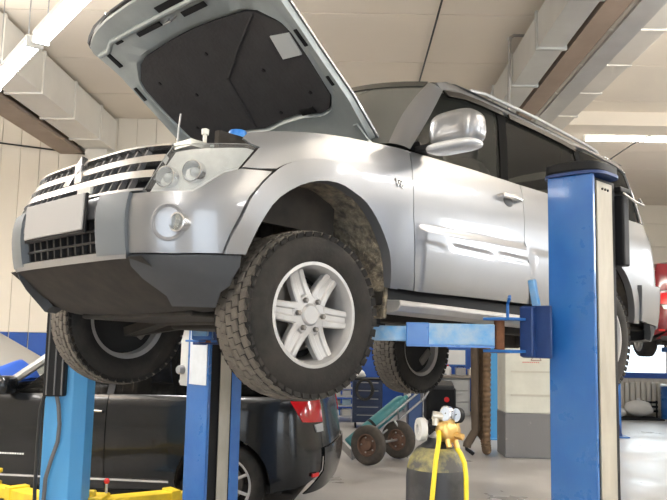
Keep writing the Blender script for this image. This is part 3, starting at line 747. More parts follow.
# hood: plane hinged at the cowl, opened
ph = R(35); ha = Vector((math.cos(ph), 0, math.sin(ph))); hn = Vector((-math.sin(ph), 0, math.cos(ph))); hh = Vector((-.60, 0, 1.26))
def HP(a, b, c=0.0): return hh + ha * a + Vector((0, b, 0)) + hn * (c + .035 * (1 - (b / .78) ** 2) + .10 * max(0, a - .0) * 0 - .06 * max(0, (a - .85) / .4) ** 2)
half = [(0, .70), (.30, .737), (.62, .742), (.90, .752), (1.05, .775), (1.12, .782), (1.155, .755), (1.185, .695), (1.222, .587), (1.245, .43), (1.258, .22), (1.262, 0)]
outl = half + [(a, -b) for a, b in half[-2::-1]]
def slab2(poly, c0, c1, step=.08):
    """slab over the curved hood surface from c0 (under) to c1 (over)"""
    mb = MB(); po = poly; n = len(po); ar = sum(po[i][0] * po[(i + 1) % n][1] - po[(i + 1) % n][0] * po[i][1] for i in range(n))
    if ar < 0: po = po[::-1]
    idx = {}
    def vid(a, b, c):
        k = (round(a, 4), round(b, 4), c)
        if k not in idx: idx[k] = len(mb.v); mb.v.append(tuple(HP(a, b, c)))
        return idx[k]
    i = math.floor(min(p[0] for p in po) / step)
    while i * step < max(p[0] for p in po):
        cp = clip(clip(po, 0, i * step, False), 0, (i + 1) * step, True); j = math.floor(min(p[1] for p in po) / step)
        while len(cp) > 2 and j * step < max(p[1] for p in po):
            c = clip(clip(cp, 1, j * step, False), 1, (j + 1) * step, True)
            f = []
            for q in c:
                k = (round(q[0], 4), round(q[1], 4))
                if k not in f: f.append(k)
            if len(f) > 2:
                mb.f.append(tuple(vid(*k, c1) for k in f)); mb.f.append(tuple(vid(*k, c0) for k in f)[::-1])
            j += 1
        i += 1
    ring = []
    for k in range(n):
        a, b = po[k], po[(k + 1) % n]; m = max(1, int(math.hypot(a[0] - b[0], a[1] - b[1]) / step))
        ring += [(a[0] + (b[0] - a[0]) * t / m, a[1] + (b[1] - a[1]) * t / m) for t in range(m)]
    m = len(ring)
    k0 = len(mb.v)
    for a, b in ring: mb.v += [tuple(HP(a, b, c0)), tuple(HP(a, b, c1))]
    for k in range(m):
        a = k0 + 2 * k; b = k0 + 2 * ((k + 1) % m); mb.f.append((a, b, b + 1, a + 1))
    return mb
hood = slab2(outl, 0, .012).build('hood', SILVER, suv, smooth=40)
PADH = [(.262, 0), (.285, .15), (.292, .30), (.262, .47), (.278, .545), (.358, .616), (.583, .640), (.747, .645), (.815, .622), (.90, .52), (.925, .45), (.945, .20), (.952, 0)]
PADP = PADH + [(a, -b) for a, b in PADH[-2:0:-1]]
def frame_ring(outer, inner, c0, c1, mname, material, par):
    # ring between two closed outlines resampled to equal counts
    def resample(po, n):
        po = po + [po[0]]; L = [0]
        for a, b in zip(po, po[1:]): L.append(L[-1] + math.hypot(a[0] - b[0], a[1] - b[1]))
        out = []
        for i in range(n):
            t = L[-1] * i / n; k = max(j for j in range(len(L)) if L[j] <= t); k = min(k, len(po) - 2)
            u = (t - L[k]) / (L[k + 1] - L[k]); out.append((po[k][0] + (po[k + 1][0] - po[k][0]) * u, po[k][1] + (po[k + 1][1] - po[k][1]) * u))
        return out
    n = 120
    ce = (.6, 0)
    def ray(po, ang):
        d = (math.cos(ang), math.sin(ang)); best = None
        for a, b in zip(po, po[1:] + po[:1]):
            ex, ey = b[0] - a[0], b[1] - a[1]; det = d[0] * (-ey) + ex * d[1]
            if abs(det) < 1e-9: continue
            wx, wy = a[0] - ce[0], a[1] - ce[1]
            t = (wx * (-ey) + ex * wy) / det; u = (d[0] * wy - d[1] * wx) / det
            if t > 0 and -1e-6 <= u <= 1 + 1e-6 and (best is None or t > best): best = t
        return (ce[0] + d[0] * best, ce[1] + d[1] * best)
    mb = MB(); N = 6
    prof = [(0.0, c1), (.06, c0), (.45, c0), (.62, c0 + .012), (.9, c0 + .004), (1.0, c1)]
    for i in range(n):
        ang = 2 * math.pi * i / n; o = ray(outer, ang); q = ray(inner, ang)
        for t, c in prof: mb.v.append(tuple(HP(o[0] + (q[0] - o[0]) * t, o[1] + (q[1] - o[1]) * t, c)))
    for i in range(n):
        j = (i + 1) % n
        for k in range(N - 1): mb.f.append((i * N + k, i * N + k + 1, j * N + k + 1, j * N + k))
    return mb.build(mname, material, par, smooth=45)
inner_out = [(a - .012 if a > .5 else a + .004, b * .985) for a, b in outl]
frame_ring(inner_out, PADP, -.034, -.002, 'hood_frame', HOODIN, hood)
padm = slab2(PADP, -.026, -.004, .06).build('insulation_pad', PAD, hood, smooth=40)
# pressed fold lines of the pad
MB().tube([HP(.90, .50, -.026), HP(.76, .24, -.028), HP(.63, .03, -.028)], .008, 6).build('pad_fold', PAD, padm)
MB().tube([HP(.63, .02, -.028), HP(.28, -.06, -.026)], .008, 6).build('pad_fold', PAD, padm)
for (a, b) in ((.40, .50), (.40, -.50), (.60, .30), (.60, -.30), (.80, .0), (.33, .2), (.75, -.5)):
    MB().lathe([(.012, 0), (.010, .006), (0, .007)], HP(a, b, -.026), -hn, 12).build('pad_clip', BLACKPL, padm)
lab = MB().prism([(.764, .509), (.747, .640), (.619, .625), (.626, .487)], -.034, -.0265, lambda a, b, c: HP(a, b, c)).build('hood_label', mat('label_grey', (.50, .52, .52), .5), hood, smooth=0)
# slots, latch striker, bump stops and beam of the hood front
for (a, b, da, db) in ((1.060, -.22, .014, .11), (1.05, .18, .016, .10), (1.085, -.50, .02, .03), (1.00, -.66, .06, .016), (.743, -.700, .05, .012), (.705, .696, .05, .012), (1.13, .08, .022, .13), (.44, .690, .03, .010), (1.03, .52, .03, .03), (.30, .40, .02, .055)):
    MB().prism([(a - da, b - db), (a + da, b - db), (a + da, b + db), (a - da, b + db)], -.040, -.030, lambda x, y_, c: HP(x, y_, c)).build('hood_slot', BLACKPL, hood, smooth=0, bevel=.003)
MB().tube([HP(1.10, -.72 + 1.44 * i / 16, -.040) if abs(-.72 + 1.44 * i / 16) < .6 else HP(1.06, -.72 + 1.44 * i / 16, -.038) for i in range(17)], .016, 8).build('hood_beam', HOODIN, hood)
MB().tube([HP(1.06, -.03, -.034), HP(1.06, -.03, -.085), HP(1.06, .03, -.085), HP(1.06, .03, -.034)], .006, 6).build('latch_striker', STEEL, hood)
MB().tube([HP(1.24 - .10 * abs(t) ** 3, t * .74, -.006) for t in [-1 + i / 12 for i in range(25)]], .012, 6).build('hood_seal', BLACKPL, hood)
for s in (-1, 1):
    MB().bar(HP(.02, s * .66, -.04), HP(.16, s * .66, -.045), .03, .012, up=hn).bar(HP(.05, s * .67, -.05), hh + Vector((-.02, s * .68, -.05)), .02, .02).build('hood_hinge', HOODIN, hood, smooth=0)
# engine bay
bay = MB().box((.05, 0, .62), (1.0, 1.3, .04)).box((-.44, 0, .92), (.04, 1.45, .55)).box((.56, 0, .80), (.05, 1.15, .30)).box((.10, .70, .88), (.72, .03, .36)).box((.10, -.70, .88), (.72, .03, .36)).build('engine_bay', DARK, suv, smooth=0)
MB().box((.02, 0, .86), (.62, .62, .34)).build('engine_cover', BLACKPL, bay, smooth=0, bevel=.05)
MB().box((.28, -.52, .90), (.26, .20, .28)).build('battery', BLACKPL, bay, smooth=0, bevel=.02)
MB().box((.26, .58, .98), (.17, .13, .22)).build('fluid_reservoir', mat('milky_plastic', (.62, .62, .56), .5), bay, smooth=0, bevel=.02)
MB().lathe([(.042, 0), (.042, .026), (.038, .034), (0, .036)], (.27, .60, 1.088), (0, 0, 1), 20).lathe([(.046, .002), (.046, .012)], (.27, .60, 1.088), (0, 0, 1), 20).build('reservoir_cap', mat('cap_blue', (.02, .20, .62), .35), bay)
B('radiator_support', BLACKPL, bay, ((.60, 0, .972), (.07, 1.10, .035)), bevel=.01)
MB().box((.50, .56, 1.00), (.10, .16, .03)).cyl((.45, .60, 1.0), (.45, .60, 1.07), .009).lathe([(.016, 0), (.017, .024), (.008, .028)], (.45, .60, 1.062), (0, 0, 1), 12).build('hood_bump_stop', mat('zinc', (.6, .6, .55), .4, .6), bay, smooth=30)
MB().tube([(.52, .50, .98), (.525, .50, 1.06), (.52, .505, 1.16)], .004, 6).build('dipstick', STEEL, bay)
MB().box((-.50, 0, 1.205), (.18, 1.40, .03)).build('cowl_panel', BLACKPL, suv, smooth=0, bevel=.01)
MB().tube([(-.50, .55, 1.235), (-.58, .2, 1.285), (-.56, -.1, 1.275)], .009, 6).build('wiper', BLACKPL, suv)
# cabin
cab = MB().box((-2.0, 0, .50), (2.9, 1.60, .06)).box((-.70, 0, .80), (.06, 1.55, .62)).box((-3.6, 0, .9), (.05, 1.5, .7)).build('cabin_floor', INTER, suv, smooth=0)
MB().grid(lambda u, v: (-1.15 - 2.45 * v, (-1 + 2 * u) * .60, 1.775 + .05 * (1 - (2 * u - 1) ** 2)), 8, 8, flip=True).build('headliner', mat('headliner_grey', (.20, .19, .18), .9), suv)
MB().box((-.82, 0, 1.06), (.34, 1.40, .26)).build('dashboard', INTER, suv, smooth=0, bevel=.05)
for s in (-1, 1):
    MB().ball((-1.52, s * .38, .74), (.28, .26, .12), e=.6).build('seat_cushion', INTER, suv)
    MB().ball((-1.76, s * .38, 1.10), (.11, .26, .36), e=.6).build('seat_back', INTER, suv)
    MB().ball((-1.80, s * .38, 1.52), (.06, .13, .10), e=.7).build('headrest', INTER, suv)
    dl = MB().box((-1.15, s * .80, .86), (.95, .04, .66)).box((-2.05, s * .80, .86), (.85, .04, .66)).build('door_lining', INTER, suv, smooth=0)
    MB().tube([(-1.78, s * .70, 1.25), (-1.84, s * .66, 1.6), (-1.86, s * .64, 1.70)], .022, 6).build('seat_belt', mat('belt_grey', (.10, .095, .09), .8), suv)
MB().ball((-2.62, 0, 1.05), (.11, .66, .36), e=.6).build('rear_seat_back', INTER, suv)
MB().ball((-2.40, 0, .74), (.28, .66, .12), e=.6).build('rear_seat_cushion', INTER, suv)
MB().tube([(-1.12 + .05 * math.cos(a), .38 + .18 * math.sin(a), 1.14 + .17 * math.cos(a)) for a in [2 * math.pi * i / 24 for i in range(24)]], .014, 8, closed=True).build('steering_wheel', BLACKPL, suv)
# door furniture
def on(sv, z, o): return BODY.P(BODY.q(sv), z, o)
for s in (-1, 1):
    dr = fd[0] if s > 0 else fd[1]; rr = rd[0] if s > 0 else rd[1]
    for par, sv in ((dr, 1.445), (rr, 1.775)):
        m_ = MB().tube([on(sv - .034, 1.092, -.004), on(sv - .033, 1.092, .030), on(sv, 1.094, .042), on(sv + .033, 1.097, .030), on(sv + .034, 1.097, -.004)], .014, 8)
        m_.lathe([(.013, -.003), (.013, .012), (0, .013)], on(sv + .030, 1.097, .02), (0, 1, 0), 10)
        (m_ if s > 0 else m_.mirror_y()).build('door_handle', CHROME, par)
        m2 = MB().ball(on(sv, 1.075, -.002), (.055, .012, .036)); (m2 if s > 0 else m2.mirror_y()).build('handle_cup', GREYPL, par)
        m3 = MB().box(on(sv - .004, 1.118, .004), (.06, .02, .018)); (m3 if s > 0 else m3.mirror_y()).build('handle_plate', CHROME, par, smooth=0, bevel=.004)
    mm = MB().ball((-.775, 1.075, 1.295), (.085, .150, .098), 28, 16, e=.62)
    mm = mm if s > 0 else mm.mirror_y()
    mo = mm.build('side_mirror', SILVER, dr, smooth=60)
    m_ = MB().ball((-.765, 1.065, 1.205), (.080, .155, .024), 24, 10, e=.6); (m_ if s > 0 else m_.mirror_y()).build('mirror_indicator', mat('indicator_white', (.66, .67, .68), .25, .3), mo, smooth=60)
    m_ = MB().bar((-.745, .84, 1.215), (-.755, 1.0, 1.225), .07, .035); (m_ if s > 0 else m_.mirror_y()).build('mirror_arm', BLACKPL, mo, smooth=0, bevel=.008)
    m_ = MB().ball((-.852, 1.075, 1.295), (.012, .125, .078), 24, 10, e=.6); (m_ if s > 0 else m_.mirror_y()).build('mirror_glass', CHROME, mo)
for s in (-1, 1):
    f_ = fen[0] if s > 0 else fen[1]
    p_ = on(1.105, .983, .003)
    text_mesh('badge_lettering', 'V6', .062, CHROME, f_, (p_.x, p_.y * s, p_.z), (R(90), 0, R(180) if s > 0 else 0), .004)
# side steps, sills, exhaust, suspension, underbody
for s in (-1, 1):
    m_ = MB().prism([(.815, .335), (.93, .345), (.955, .375), (.945, .400), (.84, .405), (.815, .39)], -2.18, -.50, lambda a, b, c: (c, a * s, b)); m_.build('side_step', mat('step_silver', (.42, .41, .40), .4, .4, var=.4, vscale=5), suv, smooth=30, bevel=.006)
    MB().box((-1.35, s * .80, .425), (1.75, .10, .10)).build('sill', BLACKPL, suv, smooth=0, bevel=.01)
    MB().box((-1.4, s * .48, .38), (3.6, .09, .13)).build('chassis_rail', DARK, suv, smooth=0, bevel=.01)
    MB().bar((-.03, s * .30, .30), (0, s * .66, .22), .09, .05).bar((-.30, s * .30, .30), (-.02, s * .66, .22), .06, .05).cyl((-.02, s * .50, .25), (-.04, s * .46, .75), .035).build('suspension_arm', DARK, suv, smooth=0)
    MB().bar((RAX, s * .20, .34), (RAX, s * .66, .28), .10, .06).bar((-2.50, s * .35, .36), (-2.76, s * .62, .26), .06, .05).cyl((-2.85, s * .50, .25), (-2.85, s * .46, .75), .035).build('rear_suspension_arm', DARK, suv, smooth=0)
B('underbody', DARK, suv, ((-2.05, 0, .44), (3.6, 1.52, .04)), ((-1.0, .05, .36), (.9, .36, .16)), ((-2.0, -.3, .35), (1.0, .34, .18)), ((-2.78, 0, .36), (.3, .36, .24)), bevel=.02)
MB().cyl((0, -.55, .29), (0, .55, .29), .035).build('front_axle', DARK, suv)
MB().cyl((RAX, -.55, .30), (RAX, .55, .30), .04).build('rear_axle', DARK, suv)
MB().tube([(-.6, .2, .33), (-1.8, .22, .32), (-2.4, .35, .40), (-3.0, .40, .42), (-4.05, .45, .38)], .03, 10).build('exhaust_pipe', STEEL, suv)
# wheel wells (front, rear) and mud-caked flaps
for s in (-1, 1):
    for cx, cz, rw in ((-.02, .47, .440), (RAX, .44, .450)):
        def wl_(u, v):
            a = R(-12) + R(204) * u; xx = cx + rw * math.cos(a)
            ym = .87 if xx < BODY.X0 else min(.87, .905 * (1 - min(1, (xx - BODY.X0) / .98) ** 2.6) ** (1 / 4.4) - .025)
            return (xx, s * (.40 + (ym - .40) * v), cz + rw * math.sin(a))
        m_ = MB().grid(wl_, 26, 4, flip=(s > 0))
        k0 = len(m_.v); N = 27
        for i in range(27):
            a = R(-12) + R(204) * i / 26; m_.v.append((cx + rw * math.cos(a), s * .40, cz + rw * math.sin(a)))
        m_.f.append(tuple(k0 + i for i in range(27)))
        m_.build('wheel_well', WELL, suv, smooth=60)
    MB().box((-.500, s * .728, .53), (.022, .275, .44), (0, R(-3), 0)).build('mud_flap', MUD, suv, smooth=0, bevel=.006)
    def lin(u, v):
        a = R(72) + R(112) * u; rr = .434 + .004 * math.sin(40 * u) * math.sin(9 * v)
        return (-.02 + rr * math.cos(a), s * (.46 + .42 * v), .47 + rr * math.sin(a))
    MB().grid(lin, 24, 8, flip=(s > 0)).build('arch_liner', MUD, suv, smooth=60)
# wheels
ST = -0.0847
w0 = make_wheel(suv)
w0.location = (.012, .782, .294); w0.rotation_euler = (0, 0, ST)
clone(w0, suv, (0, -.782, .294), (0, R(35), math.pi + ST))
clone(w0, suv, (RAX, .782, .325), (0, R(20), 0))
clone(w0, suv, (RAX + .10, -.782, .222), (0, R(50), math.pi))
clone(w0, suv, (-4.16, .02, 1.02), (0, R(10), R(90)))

# ------------------------------------------------------------------ two-post lift carrying the silver car (frame: x along the car, y across, z up)
LY = math.atan2(-0.72679, -0.68610)
LO = Vector((.0567, 4.8564, 0))
def lift_column(name, label, side, mats, group=None, origin=LO, yaw=LY, yin=1.44, yout=1.675, height=2.50, zc=1.72, strip=True, arms=True, cap=True):
    """side +1/-1: y sign of the column; local x = 0 is 1.22 m behind the front axle"""
    body, dark, arm = mats
    t = empty(name, origin, yaw); tag(t, label, 'car lift', group)
    s = side; x0, x1 = -.14, .17
    B('base_plate', dark, t, ((.015, s * (yin + yout) / 2, .012), (.55, .48, .024)), bevel=.004)
    for bx in (-.2, .23):
        for by in (-.18, .18):
            MB().lathe([(.018, 0), (.018, .02), (.008, .02), (.008, .04), (0, .04)], (bx, s * ((yin + yout) / 2 + by), .024), (0, 0, 1), 6).build('anchor_bolt', STEEL, t, smooth=0)
    # folded sheet column: two cheeks, front and rear, with a slot on the inner and outer side
    yi, yo = s * yin, s * yout
    m = MB()
    m.box((x1 - .004, (yi + yo) / 2, height / 2), (.008, abs(yo - yi), height)); m.box((x0 + .004, (yi + yo) / 2 - s * .02, height / 2), (.008, abs(yo - yi) - .04, height))
    m.box((x1 - .012, yo - s * .004, height / 2), (.024, .008, height))
    m.box((x1 - .012, yi + s * .004, height / 2), (.024, .008, height)); m.box((x0 + .045, yi + s * .004, height / 2), (.090, .008, height))
    m.build('column', body, t, smooth=0, bevel=.004)
    B('slot_back', BLACKPL, t, ((.015, (yi + yo) / 2, height / 2), (x1 - x0 - .03, abs(yo - yi) - .05, height - .01)))
    for yy, sg, sx_, sw_ in ((yo, s, .025, .165), (yi, -s, .005, .10)):
        st = B('slot_cover', STRIP, t, ((sx_, yy - sg * .012, height / 2 - .01), (sw_, .010, height - .03)), bevel=.003)
        for bx in (-.03, 0, .03): MB().lathe([(.006, 0), (.006, .006), (0, .007)], (bx + sx_, yy - sg * .007, height - .06), (0, sg, 0), 8).build('rivet', BLACKPL, st, smooth=0)
    if cap:
        cy = (yi + yo) / 2
        N = 40; e = .62
        pw = lambda v: math.copysign(abs(v) ** e, v)
        ov = lambda ax, ay: [(.045 + ax * pw(math.cos(2 * math.pi * i / N)), cy + ay * pw(math.sin(2 * math.pi * i / N))) for i in range(N)]
        fr0 = lambda a, b, c: (a, b, c)
        MB().prism(ov(.150, .160), height, height + .014, fr0).build('top_plate', dark, t, smooth=30)
        MB().prism(ov(.160, .150), height + .014, height + .062, fr0).build('top_cap', BLACKPL, t, smooth=30, bevel=.008)
        # limit-switch bracket and cable at the top
        MB().box((-.19, cy, height - .10), (.08, .13, .16)).box((-.20, cy + s * .08, height - .03), (.12, .08, .03)).build('pulley_bracket', BLACKPL, t, smooth=0, bevel=.008)
        MB().tube([(-.16, yo + s * .005, height - .05), (-.22, yo + s * .04, height - .09), (-.30, yo + s * .05, height - .10), (-.32, yo + s * .02, height - .06)], .006, 6).build('switch_rod', STEEL, t)
        MB().box((-.185, yo - s * .04, height - .24), (.07, .10, .36)).build('cable_guard', BLACKPL, t, smooth=0, bevel=.01)
    if arms:
        ca = MB().box((.10, s * (yin - .045), zc + .02), (.42, .07, .24)).box((.27, s * (yin - .01), zc + .02), (.012, .16, .25)).box((-.11, s * (yin - .01), zc + .02), (.012, .16, .25)).build('carriage', dark, t, smooth=0, bevel=.006)
        for px, tip in ((.345, (.66, s * .74)), (-.18, (-.98, s * .72))):
            pin = Vector((px, s * (yin - .17), zc))
            MB().cyl(pin - Vector((0, 0, .075)), pin + Vector((0, 0, .085)), .026).lathe([(.05, -.085), (.05, -.070)], pin, (0, 0, 1), 20).build('arm_pin', RUST, ca)
            MB().box((px, s * (yin - .13), zc + .078), (.15, .17, .014)).box((px, s * (yin - .13), zc - .075), (.15, .17, .014)).build('arm_fork', body, ca, smooth=0, bevel=.003)
            MB().tube([pin + Vector((.02, s * .06, .08)), pin + Vector((.02, s * .06, .15)), pin + Vector((.05, s * .09, .185)), pin + Vector((.07, s * .10, .17))], .008, 6).build('lock_ring', body, ca)
            e1 = Vector((tip[0], tip[1], zc)); d = (e1 - pin).normalized(); mid = pin + (e1 - pin) * .72
            a_ = MB().bar(pin + d * .02, mid, .12, .105).build('lift_arm', arm, t, smooth=0, bevel=.006)
            MB().bar(mid - d * .06, e1 + d * .03, .09, .075).build('arm_extension', arm, a_, smooth=0, bevel=.006)
            MB().bar(mid - d * .11, mid + d * .004, .132, .112).build('arm_collar', body, a_, smooth=0, bevel=.006)
            MB().bar(pin + d * .02 - Vector((0, 0, .056)), mid - Vector((0, 0, .056)), .13, .012).build('arm_bottom_plate', body, a_, smooth=0)
            MB().lathe([(.055, .03), (.055, .045), (.03, .05), (.03, .085), (.06, .09), (.06, .115), (0, .115)], e1, (0, 0, 1), 20).build('lift_pad', BLACKPL, a_)
    return t
LM = (LIFT, LIFTD, LIFTARM)
rc = lift_column('lift_column', 'tall blue lift column with black top cap beside the silver car door', 1, LM)
B('door_guard', LIFTARM, rc, ((.235, 1.405, 1.895), (.03, .035, .20), (R(4), R(12), 0)), bevel=.006)
lc = lift_column('lift_column', 'blue lift column with white label and grey switch box under the silver car', -1, LM, yin=1.295, yout=1.565)
cyl_ = -1.43
B('column_label', mat('label_white', (.70, .74, .78), .5, var=.2, vscale=9), lc, ((.1735, cyl_ + .005, 1.53), (.004, .215, .42)))
bx_ = B('switch_box', mat('box_grey', (.62, .63, .60), .5), lc, ((.06, -1.625, 1.52), (.20, .11, .44)), bevel=.01)
B('switch_flange', mat('box_grey', (.62, .63, .60), .5), bx_, ((.06, -1.64, 1.735), (.24, .16, .012)))
MB().lathe([(.035, 0), (.035, .03), (.028, .045), (0, .047)], (.16, -1.64, 1.42), (1, 0, 0), 16).build('rotary_switch', mat('switch_grey', (.3, .3, .3), .4), bx_)
B('box_bracket', mat('box_grey', (.62, .63, .60), .5), bx_, ((.10, -1.67, 1.33), (.12, .03, .02)))

# second lift: light blue column with cover box, hose and yellow arms under the black car
l2 = empty('lift_column', (-1.985, 5.55, 0), R(0)); tag(l2, 'light blue lift column with black cover and looping cable before the black car', 'car lift')
cm = MB()
prof = [(-.135, -.13), (.065, -.13), (.135, -.05), (.135, .13), (-.135, .13)]
cm.prism(prof, 0, 2.45, lambda a, b, c: (a, b, c)); cm.build('column', LIFTL, l2, smooth=0, bevel=.006)
B('base_plate', LIFTL, l2, ((0, 0, .012), (.5, .5, .024)))
cv = MB().box((-.055, -.165, 1.55), (.15, .07, .62)).build('cover_box', BLACKPL, l2, smooth=0, bevel=.012)
for xx in (-.10, -.045, .005): B('cover_rib', mat('rib_shine', (.10, .10, .10), .25), cv, ((xx, -.203, 1.55), (.012, .01, .60)), bevel=.003)
MB().tube([(-.12, -.16, 1.28), (-.145, -.17, 1.15), (-.15, -.17, .9), (-.15, -.17, .6), (-.14, -.17, .35), (-.10, -.17, .15), (-.10, -.2, .02)], .013, 8).build('hydraulic_hose', CABLE, l2)
MB().tube([(-.05, -.16, 1.28), (-.02, -.17, 1.18), (-.005, -.17, 1.05), (-.01, -.17, .93), (-.05, -.17, .80), (-.08, -.17, .68), (-.085, -.17, .50), (-.07, -.17, .30), (-.09, -.2, .02)], .014, 8).build('hydraulic_hose', mat('grey_hose', (.10, .10, .105), .4), l2)
for (ax, ay, bx, by) in ((-.13, .20, -.90, .86), (.14, .20, .95, .90)):
    p, q = Vector((ax, ay, .42)), Vector((bx, by, .39))
    d = (q - p).normalized()
    a_ = MB().bar(p, p + (q - p) * .62, .15, .11).build('lift_arm', YELLOW, l2, smooth=0, bevel=.008)
    MB().bar(p + (q - p) * .5, q, .105, .08).build('arm_extension', YELLOW, a_, smooth=0, bevel=.008)
    MB().box(p + (q - p) * .60, (.08, .17, .14), Matrix.Rotation(math.atan2(d.y, d.x), 3, 'Z')).build('arm_collar', YELLOW, a_, smooth=0, bevel=.006)
    MB().lathe([(.06, .03), (.06, .06), (.035, .07), (.035, .13), (.06, .135), (.06, .16), (0, .16)], q, (0, 0, 1), 16).build('lift_pad', YELLOW, a_)
    pn = p + d * .10
    MB().cyl(pn + Vector((0, 0, .05)), pn + Vector((0, 0, .16)), .010).build('lock_pin', STEEL, a_)
    MB().ball(pn + Vector((0, 0, .17)), .022, 12, 8).build('lock_knob', RED, a_)
    MB().box(p, (.20, .20, .16)).build('arm_head', YELLOW, a_, smooth=0, bevel=.01)
B('carriage', YELLOW, l2, ((0, .16, .43), (.34, .06, .22)), bevel=.01)

# light blue column before the pillar and blue column of the far right lift
def plain_post(name, label, x, y, w, d, h, m, par=True):
    t = empty(name, (x, y, 0)); tag(t, label, 'car lift')
    MB().prism([(-w / 2, -d / 2), (w / 2, -d / 2), (w / 2, d / 2), (-w / 2, d / 2)], .02, h, lambda a, b, c: (a, b, c)).build('column', m, t, smooth=0, bevel=.008)
    MB().box((w / 2 - .05, -d / 2 - .004, h / 2), (.05, .01, h - .1)).build('slot_cover', m, t, smooth=0)
    B('base_plate', m, t, ((0, 0, .012), (w + .22, d + .2, .024)))
    MB().prism([(-.09, 0), (.09, 0), (.0, .22)], 0, .01, lambda a, b, c: (w / 2 - .05 + a * .6, -d / 2 - .02 - c, .02 + b)).build('gusset', LIFTD, t, smooth=0)
    B('top_cap', BLACKPL, t, ((0, 0, h + .02), (w + .06, d + .06, .04)), bevel=.01)
    return t
plain_post('lift_column', 'light blue lift column standing left of the white pillar', 2.64, 13.5, .30, .30, 2.6, LIFTL)
p3 = plain_post('lift_column', 'blue lift column under the red car by the far wall', 4.82, 14.15, .30, .30, 2.7, LIFT)

